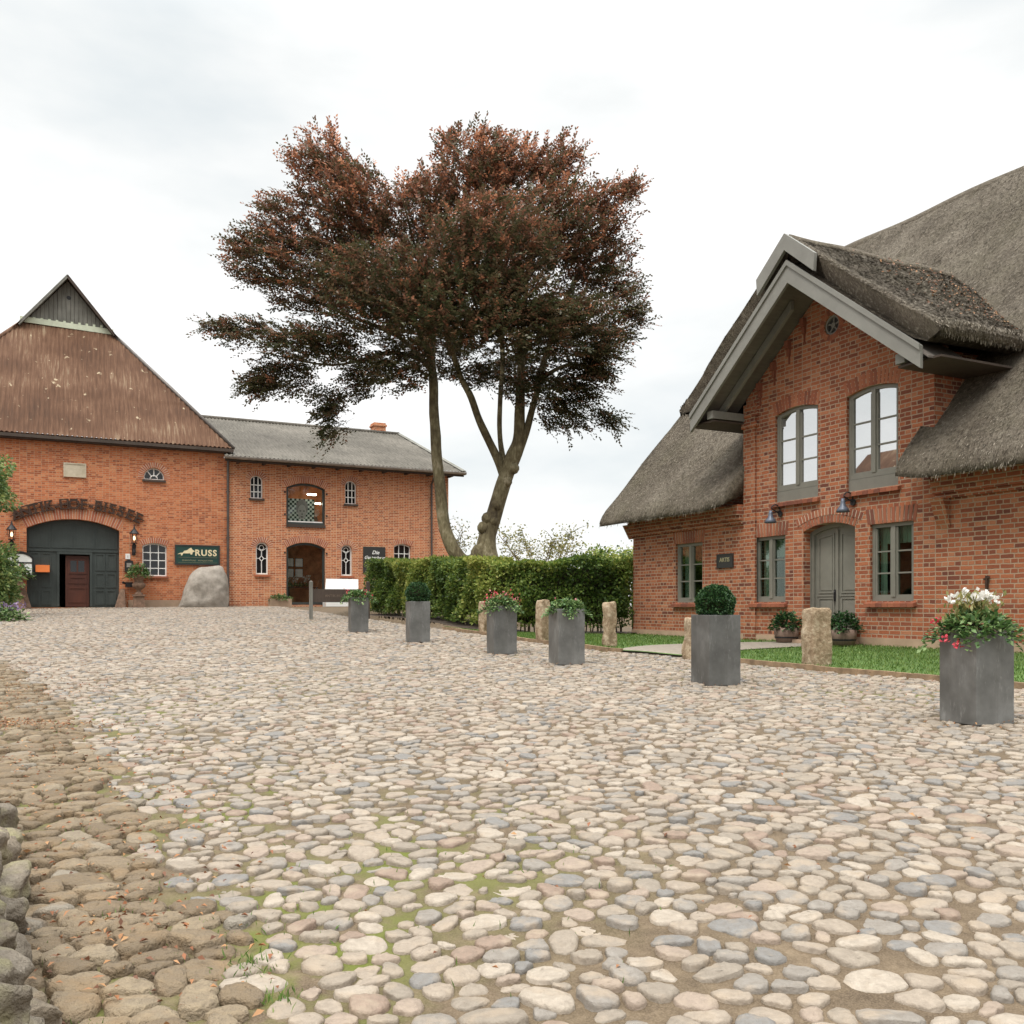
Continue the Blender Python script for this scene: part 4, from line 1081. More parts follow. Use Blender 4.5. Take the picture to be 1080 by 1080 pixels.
for a, b in ((x0 + .07, -.93), (-.87, -.12), (-.06, .70), (.76, x1 - .07)):
    mb.plate([(a, 2.42), (b, 2.42), (b, zt(b) - .1), (a, zt(a) - .1)], [[(a + .05, 2.47), (b - .05, 2.47), (b - .05, zt(b - .05) - .16), (a + .05, zt(a + .05) - .16)]], .275, .2995)
mb.box(x0 + .02, x1 - .02, .26, .2996, 2.27, 2.36)
for a, b in ((gi[0] - .09, gi[0]), (gi[1], gi[1] + .09)): mb.box(a, b, .255, .2997, .04, 2.25)
mb.box(gi[0] - .09, gi[1] + .09, .254, .2997, gi[2], gi[2] + .09)
gt = mb.build('gate', M['gate'], BARN)
mb = MB()
mb.add([(-1.6, .5, 0.03), (1.6, .5, .03), (1.6, .5, 3), (-1.6, .5, 3), (-1.6, 5, .03), (1.6, 5, .03), (1.6, 5, 3), (-1.6, 5, 3)], [(4, 5, 6, 7), (0, 1, 5, 4), (1, 2, 6, 5), (2, 3, 7, 6), (3, 0, 4, 7)])
mb.build('passage', M['room'], BARN)
mb = MB(); mb.box(-.38, .50, .42, .47, .03, 2.12)
for a, b, c, d in ((-.28, .40, .2, .85), (-.28, .40, .98, 1.28)): mb.plate(rect(a, b, c, d), [rect(a + .07, b - .07, c + .07, d - .07)], .4, .4195)
mb.plate(rect(-.28, .4, 1.38, 2.0), [rect(-.20, .03, 1.46, 1.92), rect(.09, .32, 1.46, 1.92)], .4, .4195)
idr = mb.build('inner_door', M['wood_red'], BARN)
MB().box(-.2, .32, .414, .4185, 1.46, 1.92).build('pane', M['dark_glass'], idr)
for sx, a in ((-1, x0 - .02), (1, x1 + .02)):
    mb = MB(); mb.hexa([(a - .22, -.32, -.1), (a + .22, -.32, -.1), (a + .22, .2, -.1), (a - .22, .2, -.1)], [(a - .08 + sx * .1, -.1, .78), (a + .08 + sx * .1, -.1, .78), (a + .08 + sx * .1, .0, .78), (a - .08 + sx * .1, .0, .78)])
    st = empty('wheel_guard', to_world(BARN, (0, 0, 0)), BAR_ANG, ('brown stone wheel guard on the left foot of the barn gate' if sx < 0 else 'brown stone wheel guard on the right foot of the barn gate'), 'guard stone', 'guard stones of the barn gate')
    mb.build('stone', M['terracotta'], st)

# rusty letters over the gate
LET = empty('gate_letters', to_world(BARN, (-.1, -.07, 0)), BAR_ANG, 'arched row of heavy dark rusty letters ANTIK-HOF BISSEE above the barn gate', 'sign')
cxl, zl, rl = 0.25, -1.15, 5.15
txt = "ANTIK-HOF-BISSEE"
wid = {'I': .5, '-': .6, ' ': .6}
tot = sum(wid.get(c, 1.0) for c in txt); span = R(53); a0 = -span / 2 - R(.5); acc = 0
for ch in txt:
    w = wid.get(ch, 1.0); a = a0 + span * (acc + w / 2) / tot; acc += w
    if ch == ' ': continue
    o = text_mesh('letter', ch, 0.56, M['rust_iron'], LET, (cxl + rl * math.sin(a), 0, zl + rl * math.cos(a)), (R(90), a, 0), .03, .014)
    for zz in (.015, .385):
        if ch == '-': break
        hw = .09 if ch == 'I' else .15
        mb = MB(); mb.box(-hw, hw, -.032, .032, zz - .02, zz + .02); sf = mb.build('serif', M['rust_iron'], o); sf.rotation_euler = (R(-90), 0, 0)
mb = MB()
for rr in (rl + .2,):
    pts = [(cxl + rr * math.sin(a), .02, zl + rr * math.cos(a)) for a in np.linspace(-span / 2 - R(1.2), span / 2 + R(.6), 40)]
    for p, q in zip(pts[:-1], pts[1:]): mb.bar(p, q, .02, .03, (0, 0, 1))
mb.build('rail', M['rust_iron'], LET)

def lantern(s, label):
    L = empty('wall_lantern', to_world(BARN, (s, -.06, 2.78)), BAR_ANG, label, 'lantern', 'lanterns beside the barn gate')
    mb = MB(); mb.tube([(0, .06, -.35), (0, -.1, -.42), (0, -.26, -.3), (0, -.26, -.12)], .03, 6); mb.box(-.07, .07, .02, .06, -.6, -.2); mb.lathe([(.02, -.62), (.07, -.5), (.05, -.36), (.09, -.2), (.03, -.14)], 8, (0, -.24, 0)); mb.build('bracket', M['iron'], L)
    mb = MB()
    for k in range(6):
        a = k * math.pi / 3; mb.bar((.10 * math.cos(a), -.26 + .10 * math.sin(a), -.12), (.15 * math.cos(a), -.26 + .15 * math.sin(a), .26), .015, .015)
    mb.lathe([(.12, -.14), (.12, -.11)], 6, (0, -.26, 0)); mb.lathe([(.18, .26), (.2, .27), (.09, .42), (.05, .46), (.02, .58), (.005, .64)], 12, (0, -.26, 0)); mb.build('lantern_frame', M['iron'], L)
    mb = MB(); mb.lathe([(.03, .0), (.05, .06), (.04, .14), (.01, .18)], 10, (0, -.26, 0)); mb.build('bulb', M['lamp_lit'], L, True)
    return L
lantern(-2.27, 'black wall lantern left of the barn gate half behind leaves')
lantern(2.17, 'black wall lantern between the barn gate and the white paned window')
RS = empty('shop_sign', to_world(BARN, (4.69, -.05, 2.24)), BAR_ANG, 'dark green sign with cream letters RUSS and a lying animal emblem', 'sign')
mb = MB(); mb.box(-.89, .89, 0, .04, -.4, .4); b_ = mb.build('board', M['sign_green'], RS)
mb = MB(); mb.plate(rect(-.92, .92, -.43, .43), [rect(-.86, .86, -.37, .37)], -.015, -.0005); mb.box(-.78, .80, -.008, -.0006, -.14, -.125); mb.build('border', M['sign_black'], RS)
mb = MB(); mb.box(-.78, .80, -.006, -.0006, -.325, -.318); mb.box(-.78, .80, -.006, -.0006, -.105, -.098); mb.build('rule', M['gold_dim'], RS)
text_mesh('lettering', 'RUSS', .36, M['gold'], RS, (.34, -.006, -.02), depth=.004, bold=.012, space=1.18)
text_mesh('small_lettering', 'EINRICHTUNG   ANTIQUITÄTEN', .085, M['gold_dim'], RS, (0, -.006, -.26), depth=.003)
mb = MB()
out = [(-.80, .03), (-.70, .08), (-.60, .09), (-.54, .17), (-.42, .20), (-.34, .27), (-.26, .31), (-.20, .22), (-.10, .16), (-.19, .12), (-.22, .02), (-.28, .02), (-.30, .07), (-.58, .06), (-.62, -.03), (-.67, -.03), (-.68, .04), (-.80, .02)]
mb.plate(out[::-1], [], -.012, -.0007); mb.build('emblem', M['gold'], RS)
og = empty('orange_sign', to_world(BARN, (-1.2, -.06, 1.56)), BAR_ANG, 'small blank orange sign fixed to the barn gate', 'sign')
MB().box(-.25, .25, 0, .3, -.14, .14).build('board', M['orange'], og)
wb = empty('notice_box', to_world(BARN, (-2.0, -.1, 1.75)), BAR_ANG, 'white arched notice board left of the barn gate', 'notice board')
mb = MB(); mb.plate(arched(-.45, .45, -.45, .2, .42), [], 0, .08); mb.build('board', M['white'], wb)
mb = MB(); mb.plate(arched(-.5, .5, -.5, .2, .48), [arched(-.43, .43, -.43, .19, .38)], -.02, -.001); mb.box(-.43, .43, -.015, -.002, .0, .05); mb.build('frame', M['iron'], wb)
lb = empty('letter_box', to_world(BARN, (1.98, -.16, 1.72)), BAR_ANG, 'dark letter box on the wall under the lantern right of the gate', 'letter box')
mb = MB(); mb.plate([(-.16, -.24), (.16, -.24), (.16, .2), (0, .27), (-.16, .2)], [], 0, .15); mb.build('box', M['iron'], lb)
MB().box(-.09, .09, -.008, -.0005, -.05, .12).build('name_label', M['gutter'], lb)
hn = empty('house_number', to_world(BARN, (1.94, -.03, 2.12)), BAR_ANG, 'small white number plate above the letter box', 'number plate')
MB().box(-.09, .09, 0, .028, -.11, .11).build('plate', M['white'], hn)
text_mesh('numeral', '1', .13, M['petal_red'], hn, (0, -.004, -.05), depth=.002)
bell = empty('floodlight', to_world(BARN, (1.98, -.05, .95)), BAR_ANG, 'small black floodlight low on the brick wall right of the gate', 'floodlight')
mb = MB(); mb.box(-.14, .14, -.12, .0, -.1, .1); mb.bar((0, 0, 0), (0, .05, 0), .06, .06); mb.tube([(-.16, -.1, .06), (-.24, -.16, .08)], .05, 8); mb.build('housing', M['iron'], bell)

# ------------------------------------------------------------------ two-storey wing of the barn
WING = empty('barn_wing', to_world(BARN, (6.0, 0, 0)), BAR_ANG, 'two storey orange brick wing with grey corrugated roof and white iron windows', 'barn wing')
ox = 6.0
def sh(*a): return tuple(v - ox if i < 2 else v for i, v in enumerate(a))
w1 = sh(6.9, 7.44, 4.80, 5.60, 5.82); w2_ = sh(11.15, 11.69, 4.76, 5.60, 5.84); w3 = sh(7.14, 7.68, 1.46, 2.62, 2.88); w4 = sh(10.97, 11.49, 1.46, 2.62, 2.88)
w5 = sh(13.5, 14.34, 1.75, 2.88, 3.0); op = sh(8.47, 10.23, 3.72, 5.36, 5.60); dw = sh(8.47, 10.23, 0.12, 2.66, 2.92)
mb = MB(); XR = 16.26 - ox
mb.plate([(-.058, -.4), (XR, -.4), (XR, 6.35), (-.058, 6.35)], [arched(*w) for w in (w1, w2_, w3, w4, w5, op, dw)], .0, .4)
mb.box(XR - .4, XR, .4, 17.6, -.4, 6.35); mb.box(-.06, XR, 17.6, 18, -.4, 6.35)
mb.add([(XR, 0, 6.35), (XR, 18, 6.35), (XR, 9, 9.6)], [(0, 1, 2)])
mb.build('wall', M['brick_wing'], WING)
EY2, EZ2, RY2, RZ2 = -.6, 6.48, 9.0, 9.93
x0r, x1r = -.25, 16.85 - ox
xs = np.arange(x0r, x1r, .035)
P = []
for x in xs:
    c = []
    for t in np.linspace(0, 1, 33):
        lap = .03 * (1 - (t * 8) % 1.0)
        c.append((x, EY2 + (RY2 - EY2) * t - lap * .34, EZ2 + (RZ2 - EZ2) * t + lap + .025 * math.sin(2 * math.pi * x / .177)))
    P.append(c)
mb = MB(); mb.grid(P); mb.build('roof', M['roof_grey'], WING, True)
mb = MB(); mb.add([(x0r, RY2, RZ2), (x1r, RY2, RZ2), (x1r, 18.6, EZ2), (x0r, 18.6, EZ2)], [(0, 1, 2, 3)]); mb.build('roof_back', M['roof_grey'], WING)
mb = MB(); mb.tube([(x0r, RY2, RZ2 + .03), (x1r, RY2, RZ2 + .03)], .12, 8); mb.build('ridge_cap', M['roof_grey'], WING, True)
mb = MB(); mb.bar((x1r + .02, EY2, EZ2 - .02), (x1r + .02, RY2, RZ2 - .02), .05, .22); mb.bar((x1r - .02, EY2, EZ2 + .07), (x1r - .02, RY2, RZ2 + .07), .22, .04); mb.build('verge_board', M['wood_grey'], WING)
mb = MB(); mb.box(x0r, x1r - .02, EY2 + .02, EY2 + .06, EZ2 - .2, EZ2 - .04)
for x in np.arange(0.3, x1r - .3, 1.1): mb.box(x, x + .1, EY2 + .06, 0, EZ2 - .22, EZ2 - .1)
mb.build('eaves_board', M['wood_dark'], WING)
mb = MB(); n = 40
for k in range(1):
    pr = [(math.cos(a) * .09, math.sin(a) * .09) for a in np.linspace(math.pi, 2 * math.pi, 8)]
    mb.grid([[(x, EY2 - .07 + p[0], EZ2 - .03 + p[1]) for p in pr] for x in (x0r - .05, x1r + .05)]); mb.box(x0r - .05, x1r + .05, EY2 - .17, EY2 - .155, EZ2 - .035, EZ2 + .0)
mb.build('gutter', M['gutter'], WING)
mb = MB(); mb.box(9.4, 10.1, 9.1, 9.8, 8.6, 10.55); mb.box(9.35, 10.15, 9.05, 9.85, 10.35, 10.45); mb.build('chimney', M['brick_wing'], WING)
mb = MB(); mb.tube([(XR - .9, EY2, EZ2 - .15), (XR - .9, -.09, 5.9), (XR - .9, -.09, .1)], .05, 8); mb.build('downpipe', M['zinc_pipe'], WING)
for w in (w1, w2_): barn_window(WING, w, 3, 3, 'small_arched_window', .045, 'dark', arch=.2, pane='dark_glass')
barn_window(WING, w5, 3, 3, 'window', .05, 'brick', arch=.22, pane='dark_glass')
for w in (w3, w4):
    x0, x1, z0, zs, zc = w; cx = (x0 + x1) / 2; y = .12
    mb = MB(); mb.plate(arched(x0, x1, z0, zs, zc), [inset(x0, x1, z0, zs, zc, .06)], y, y + .06)
    zm = z0 + (zc - z0) * .50; b = .032
    for p, q in (((cx, z0), (cx, zm - .12)), ((cx, zm + .12), (cx, zs - .12)), ((cx, zm - .12), (cx - .1, zm)), ((cx, zm - .12), (cx + .1, zm)), ((cx, zm + .12), (cx - .1, zm)), ((cx, zm + .12), (cx + .1, zm)),
                 ((x0, zm), (cx - .1, zm)), ((x1, zm), (cx + .1, zm)), ((cx, zs - .12), (x0 + .05, zs + .02)), ((cx, zs - .12), (x1 - .05, zs + .02))):
        mb.bar((p[0], y + .03, p[1]), (q[0], y + .03, q[1]), b, b, (0, 1, 0))
    mb.tube([(cx + .1 * math.cos(a), y + .03, zs + .03 + .1 * math.sin(a)) for a in np.linspace(0, 2 * math.pi, 13)], .016, 6)
    win = mb.build('lattice_window', M['white'], WING)
    MB().plate(inset(x0, x1, z0, zs, zc, .05), [], y + .045, y + .048).build('pane', M['dark_glass'], win)
    mb = MB(); mb.box(x0 - .07, x1 + .07, -.08, y, z0 - .1, z0 - .002); mb.build('sill', M['arch_barn'], win)
    mb = MB(); arch_bricks(mb, x0 - .01, x1 + .01, zs, zc + .01, .22, -.008, .03); mb.build('lintel', [M['arch_barn'], M['mortar']], win)
def big_opening(w, name):
    x0, x1, z0, zs, zc = w
    mb = MB(); mb.plate(arched(x0, x1, z0, zs, zc, 18), [inset(x0, x1, z0, zs, zc, .10, .12, 18)], .1, .2)
    fr = mb.build(name, M['gate'], WING)
    MB().plate(inset(x0, x1, z0, zs, zc, .09, .11, 18), [], .15, .154).build('pane', M['glass_clear'], fr)
    mb = MB(); arch_bricks(mb, x0 - .01, x1 + .01, zs, zc + .01, .3, -.01, .03); mb.build('lintel', [M['arch_barn'], M['mortar']], fr)
    mb = MB()
    P = [(x0 - .25, .402, z0 - .02), (x1 + .25, .402, z0 - .02), (x1 + .25, .402, zc + .12), (x0 - .25, .402, zc + .12)]; Q = [(a, 1.5, c) for a, b, c in P]
    mb.add(P + Q, [(4, 5, 6, 7), (0, 1, 5, 4), (1, 2, 6, 5), (2, 3, 7, 6), (3, 0, 4, 7)])
    mb.build('room_lining', M['room_brown'], fr)
    for z in ((zs - .25, z0 + .4) if name != 'x' else ()):
        mb = MB(); [mb.box(xx, xx + .07, -.03, .1, z, z + .08) for xx in (x0 - .1, x1 + .03)]; mb.build('hinge', M['iron'], fr)
    return fr
ow_ = big_opening(op, 'loft_opening'); dw_ = big_opening(dw, 'glazed_doorway')
mb = MB(); mb.box(op[0], op[1], -.06, .1, op[2] - .12, op[2] - .001); mb.build('sill', M['wood_dark'], ow_)
mb = MB(); mb.box(op[0] + .1, op[1] - .1, .10, .26, op[2] + .12, op[2] + .17); mb.build('window_board', M['white'], ow_)
# plain checked picture panel with a grey oval head, standing in the loft opening
PP = empty('picture_panel', to_world(WING, (op[0] + .72, .30, op[2] + .18)), BAR_ANG, 'green and white checked picture panel with a grey face in the loft opening', 'picture')
mb = MB(); mb.box(-.62, .62, 0, .04, 0, 1.02); pan_ = mb.build('panel', M['sign_green'], PP)
mb = MB()
for i in range(12):
    for j in range(10):
        if (i + j) % 2: mb.box(-.6 + i * .1, -.5 + i * .1, -.004, -.0005, .02 + j * .1, .12 + j * .1)
M['pale_check'] = simple('pale_check', (.80, .88, .82), .6, var=.05)
M['check_green'] = simple('check_green', (.04, .17, .12), .6, var=.1)
mb.build('check', M['pale_check'], PP)
M['grey_a'] = simple('print_grey', (.30, .29, .29), .7, var=.2); M['grey_b'] = simple('print_pale', (.55, .53, .52), .7, var=.12); M['grey_c'] = simple('print_dark', (.10, .10, .10), .7)
ell = lambda cx, cz, a, b, n=20: [(cx + a * math.cos(t), cz + b * math.sin(t)) for t in np.linspace(0, 2 * math.pi, n, endpoint=False)]
mb = MB(); mb.plate(ell(.05, .62, .27, .38), [], -.010, -.0045); mb.build('hair', M['grey_a'], PP)
mb = MB(); mb.plate(ell(.05, .42, .19, .34), [], -.016, -.0105); mb.build('face', M['grey_b'], PP)
mb = MB()
for q in (ell(-.03, .47, .05, .025), ell(.13, .47, .05, .025), ell(.05, .33, .035, .025), ell(.05, .2, .07, .025)): mb.plate(q, [], -.020, -.0165)
mb.build('features', M['grey_c'], PP)
vs_ = empty('vase', to_world(WING, (op[0] + 1.42, .32, op[2] + .18)), BAR_ANG, 'dried white flower in a vase beside the picture in the loft opening', 'vase')
mb = MB(); mb.lathe([(.05, 0), (.09, .1), (.05, .2), (.06, .24)], 10); mb.build('body', M['terracotta'], vs_)
mb = MB(); [mb.bar((0, 0, .24), (.16 * math.cos(a), 0, .42 + .18 * math.sin(a)), .03, .01) for a in np.linspace(-.4, math.pi + .4, 9)]; mb.build('flower', M['petal_white'], vs_)
for k, (xx, zz) in enumerate(((1.22, 1.42), (1.50, 1.02))):
    tl = empty('tube_lamp', to_world(WING, (op[0] + xx, .32, op[2] + zz)), BAR_ANG, ('long' if k == 0 else 'short') + ' lit white tube lamp inside the loft opening', 'lamp')
    MB().box(-.2 + k * .08, .2 - k * .08, -.03, .03, -.03, .03).build('tube', M['tube_lit'], tl)
    MB().box(-.22 + k * .08, .22 - k * .08, -.04, .04, .031, .06).build('fitting', M['gutter'], tl)
# in the doorway: four framed prints, a table of flowers
dz = dw[2]
for i in range(2):
    for j in range(2):
        f_ = empty('framed_print', to_world(WING, (dw[0] + .32 + i * .42, .75, dz + 1.45 + j * .48)), BAR_ANG, 'one of four pale framed prints in the glazed barn doorway, ' + ('upper ' if j else 'lower ') + ('right' if i else 'left') + ' of the four', 'picture', 'framed prints in the glazed doorway')
        MB().box(-.17, .17, 0, .03, -.19, .19).build('print', M['grey_b'], f_)
        mb = MB(); mb.plate(rect(-.185, .185, -.205, .205), [rect(-.165, .165, -.185, .185)], -.012, -.0005); mb.build('frame', M['wood_dark'], f_)
tb = empty('shop_table', to_world(WING, (dw[0] + .88, .85, dz)), BAR_ANG, 'dark table with flowers inside the glazed barn doorway', 'table')
mb = MB(); mb.box(-.7, .7, -.3, .3, .78, .82); mb.build('tabletop', M['wood_red'], tb)
for sx in (-1, 1):
    for sy in (-1, 1): mb = MB(); mb.box(sx * .64 - .03, sx * .64 + .03, sy * .24 - .03, sy * .24 + .03, 0, .78); mb.build('leg', M['wood_dark'], tb)
fl = empty('table_flowers', to_world(WING, (dw[0] + .7, .8, dz + .82)), BAR_ANG, 'white and green flowers standing on the table in the glazed doorway', 'flowers')
n = 160; P = np.stack([rng.uniform(-.6, .6, n), rng.uniform(-.2, .2, n), rng.random(n) * .12], -1)
leaves('foliage', P, unit(n) + [0, 0, .8], unit(n), .14, .07, M['plant_leaf'], fl)
n = 110; P = np.stack([rng.choice([-.45, .3, .45, -.1], n) + rng.normal(0, .05, n), rng.uniform(-.2, .1, n), .2 + rng.random(n) * .3], -1)
leaves('petals', P, unit(n), unit(n), .09, .08, M['petal_white'], fl)['kind'] = 'stuff'
# black sign
BS = empty('script_sign', to_world(WING, (12.53 - ox, -.05, 2.2)), BAR_ANG, 'black wall sign with two white script lines, partly behind the hedge', 'sign')
mb = MB(); mb.box(-.53, .53, 0, .05, -.62, .62); mb.build('board', M['sign_black'], BS)
text_mesh('lettering', 'Die', .24, M['white'], BS, (.05, -.004, .28), depth=.004, bold=.004, shear=.35)
text_mesh('lettering', 'Gartenhaus', .21, M['white'], BS, (0, -.004, .05), depth=.004, bold=.004, shear=.35)

# ------------------------------------------------------------------ planters and their plants
PL = [((1037, 767), 99), ((757, 726), 74), ((598, 704), 58.5), ((529, 693), 50.5), ((440, 680.5), 43), ((377, 670), 36.8)]
PLAB = ['large dark grey zinc planter nearest the camera holding white flowers', 'tall grey zinc planter with a clipped box ball before the double door',
        'grey zinc planter with trailing green leaves between two granite posts', 'grey zinc planter with pink flowers, in front of the leftmost granite post',
        'streaked grey zinc planter holding a small dark box ball before the hedge', 'farthest grey zinc planter with red-green plants beside the wooden rail sign']
def make_planter():
    r = empty('planter', (0, 0, 0), 0, 'x', 'planter', 'grey zinc planters along the yard')
    a = .2025; h = .80
    bm = bmesh.new()
    o_ = [(-a, -a), (a, -a), (a, a), (-a, a)]
    mb = MB(); t = .012
    for k in range(4):
        p, q = o_[k], o_[(k + 1) % 4]; pi = (p[0] * (1 - t / a), p[1] * (1 - t / a)); qi = (q[0] * (1 - t / a), q[1] * (1 - t / a))
        mb.hexa([(p[0], p[1], 0), (q[0], q[1], 0), (qi[0], qi[1], 0), (pi[0], pi[1], 0)], [(p[0], p[1], h), (q[0], q[1], h), (qi[0], qi[1], h), (pi[0], pi[1], h)])
    me_o = mb.build('body', M['zinc'], r)
    bm.from_mesh(me_o.data); bmesh.ops.remove_doubles(bm, verts=bm.verts, dist=1e-4); bm.to_mesh(me_o.data); bm.free()
    bv = me_o.modifiers.new('edge', 'BEVEL'); bv.width = .004; bv.segments = 2
    MB().box(-a + t + .001, a - t - .001, -a + t + .001, a - t - .001, .55, h - .05).build('soil', M['soil'], r)
    return r
planters = []
pr0 = make_planter()
for i, ((px, py), hp) in enumerate(PL):
    g = ground_px(px, py - 3)
    s = (hp / FPX * g.y) / .80
    o = pr0 if i == 0 else copy_tree(pr0)
    o.location = (g.x, g.y + .12, g.z + .005); o.rotation_euler = (0, 0, R(18)); o.scale = (s, s, s); o['label'] = PLAB[i]
    planters.append((o, s))
def ball_plant(loc, r, nleaf, label, size=.03):
    o = empty('box_ball', loc, 0, label, 'box ball', 'clipped box balls in the planters')
    mb = MB(); mb.lathe([(.02, -r * .9), (r * .6, -r * .6), (r * .84, 0), (r * .6, r * .6), (.02, r * .84)], 16, (0, 0, r * .75)); mb.build('dark_ball_core', M['shade_core'], o, True)  # solid dark ball, its colour stands in for shade behind the leaves
    d = unit(nleaf); d = d[d[:, 2] > -.75]; n = len(d)
    lump = 1 + .05 * np.sin(d[:, 0] * 7 + 1) * np.sin(d[:, 1] * 6) + .04 * np.sin(d[:, 2] * 9)
    P = d * (r * lump * rng.uniform(.84, 1.0, n))[:, None]; P[:, 2] = P[:, 2] * .92 + r * .75
    leaves('foliage', P, d + unit(n) * .8, unit(n) + d * .5, rng.uniform(.7, 1.3, n) * size, size * .7, M['box_leaf'], o)
    return o
def mound_plant(loc, rx, rz, nleaf, label, flowers, cat='plant', droop=.12, size=.05, group=None, name='flowering_plant', leaf='plant_leaf'):
    o = empty(name, loc, 0, label, cat, group)
    d = unit(nleaf); d[:, 2] = np.abs(d[:, 2]); n = nleaf
    rr = rng.uniform(.45, 1.0, n) ** .7
    P = d * rr[:, None] * np.array([rx, rx, rz])
    lump = .8 + .25 * np.sin(np.arctan2(P[:, 1], P[:, 0]) * 5 + loc[0] * 3)
    P[:, :2] *= lump[:, None] * 1.1
    P[:, 2] -= droop * np.clip(np.hypot(P[:, 0], P[:, 1]) / rx - .55, 0, 1) * 2
    leaves('foliage', P, d * [1, 1, .4] + unit(n) * .7, unit(n) * .6 + [0, 0, 1], rng.uniform(.6, 1.3, n) * size, size * .62, M[leaf], o)
    m = MB()
    for k in range(16):
        a = k * 2.4; m.tube([(0, 0, -.06), (math.cos(a) * rx * .35, math.sin(a) * rx * .35, rz * .4), (math.cos(a) * rx * .75, math.sin(a) * rx * .75, rz * .35 - droop * .4)], .004, 4)
    m.build('stems', M['twig'], o)
    for mat, spots, fr, cnt, fs in flowers:
        Pp = []
        for sx, sy, sz in spots:
            Pp.append(np.array([sx, sy, sz]) + rng.normal(0, 1, (cnt, 3)) * fr)
        Pp = np.concatenate(Pp); n = len(Pp)
        leaves('blossom', Pp, unit(n) + [0, 0, .5], unit(n), fs * rng.uniform(.7, 1.3, n), fs, M[mat], o)
    return o
def top_of(i): o, s = planters[i]; return Vector(o.location) + Vector((0, 0, .80 * s - .03)), s
p, s = top_of(0)
mound_plant(p, .40, .20, 1500, 'trailing leafy plant with white and red flowers in the nearest planter', [('petal_red', [(-.36, -.18, -.06), (-.28, -.25, -.10), (-.33, .05, .10)], .018, 13, .028)], 'plant', .14, .06, 'flowers in the planters')
W0 = empty('white_flowers', p, 0, 'upright pale green plant topped with white blossoms in the nearest planter', 'flowers', 'flowers in the planters')
n = 260; P = np.stack([rng.normal(-.02, .11, n), rng.normal(0, .08, n), rng.uniform(.08, .33, n)], -1)
leaves('foliage', P, unit(n) * .7 + [0, 0, 1], unit(n), .07, .025, M['pale_leaf'], W0)
c_ = rng.normal(0, 1, (15, 3)) * [.14, .08, .02] + [-.02, 0, .345]; c_[:, 2] -= np.abs(c_[:, 0]) * .1
c_[:, 2] -= .035
for cc_ in c_: leaves('blossom', cc_ + rng.normal(0, .016, (15, 3)), unit(15) + [0, 0, .8], unit(15), .04, .035, M['petal_white'], W0)
p, s = top_of(1); ball_plant(p + Vector((0, 0, .0)), .225, 6500, 'dense clipped box ball in the planter before the double door')
p, s = top_of(2)
mound_plant(p, .34, .16, 1100, 'trailing green ivy-like plant in the planter between two granite posts', [('petal_pink', [(-.1, .1, .13), (.12, .1, .12)], .03, 12, .03)], 'plant', .10, .06, 'flowers in the planters')
p, s = top_of(3)
mound_plant(p, .36, .19, 1000, 'leafy plant with many pink red flowers in a grey planter before the hedge', [('petal_red', [(-.25, 0, .14), (-.05, -.05, .2), (.15, 0, .18), (.27, .1, .1)], .05, 14, .035), ('petal_pink', [(-.15, 0, .2), (.05, 0, .22), (.22, 0, .14), (-.3, .1, .05)], .05, 14, .035)], 'plant', .10, .06, 'flowers in the planters')
p, s = top_of(4); ball_plant(p, .235, 3500, 'small dark box ball in the streaked planter before the hedge', .035)
p, s = top_of(5)
mound_plant(p, .40, .20, 900, 'sprawling red and green plant in the farthest planter', [('petal_red', [(-.2, 0, .1), (.1, -.1, .1), (.25, 0, .05)], .07, 16, .04)], 'plant', .12, .07, 'flowers in the planters')

# ------------------------------------------------------------------ granite posts
def rough_block(name, w, d, h, label, cat, loc, rz, mat, group=None, taper=.9, seed=0, rounding=.35, amp=.03):
    me = bpy.data.meshes.new(name); bm = bmesh.new(); bmesh.ops.create_cube(bm, size=1.0)
    bmesh.ops.subdivide_edges(bm, edges=bm.edges, cuts=11, use_grid_fill=True)
    for v in bm.verts:
        p = v.co * 2; q = Vector(p)
        r_ = (abs(p.x) ** 14 + abs(p.y) ** 14 + abs(p.z) ** 14) ** (1 / 14)
        q = p.lerp(p / r_, 1.0) if r_ > 0 else p
        t = (q.z + 1) / 2; k = 1 + (taper - 1) * t
        co = Vector((q.x * w / 2 * k, q.y * d / 2 * k, t * h))
        nz = noise.noise_vector(co * (2.2 / max(w, .15)) * .5 + Vector((seed, seed * 2, 0))) + noise.noise_vector(co * 9 + Vector((seed, 0, 0))) * .5
        v.co = co + nz * amp
    bm.to_mesh(me); bm.free()
    o = link_mesh(name, me, mat, None, True); o.location = loc; o.rotation_euler = (0, 0, rz)
    return tag(o, label, cat, group)
for i, (px, py, top, wpx, lab) in enumerate([(861, 706, 643, 31, 'broad split granite post before the double door, nearest of the stone posts'), (731, 697, 654, 22, 'granite post mostly hidden behind the planter with the box ball'),
        (643, 685, 637, 16, 'narrow upright granite post right of the ivy planter, before the brick corner'), (573, 680, 635, 16, 'granite post just left of the ivy planter'), (511, 671, 636, 13, 'granite post half hidden behind the planter with pink flowers')]):
    g = ground_px(px, py - 2); h = (py - top) / FPX * g.y; w = wpx / FPX * g.y
    rough_block('granite_post', w * .8, w * .66, h + .1, lab, 'stone post', (g.x, g.y, g.z - .1), R(18 + 7 * i), M['granite'], 'granite posts along the lawn edge', .93, i * 3.1, amp=.035)
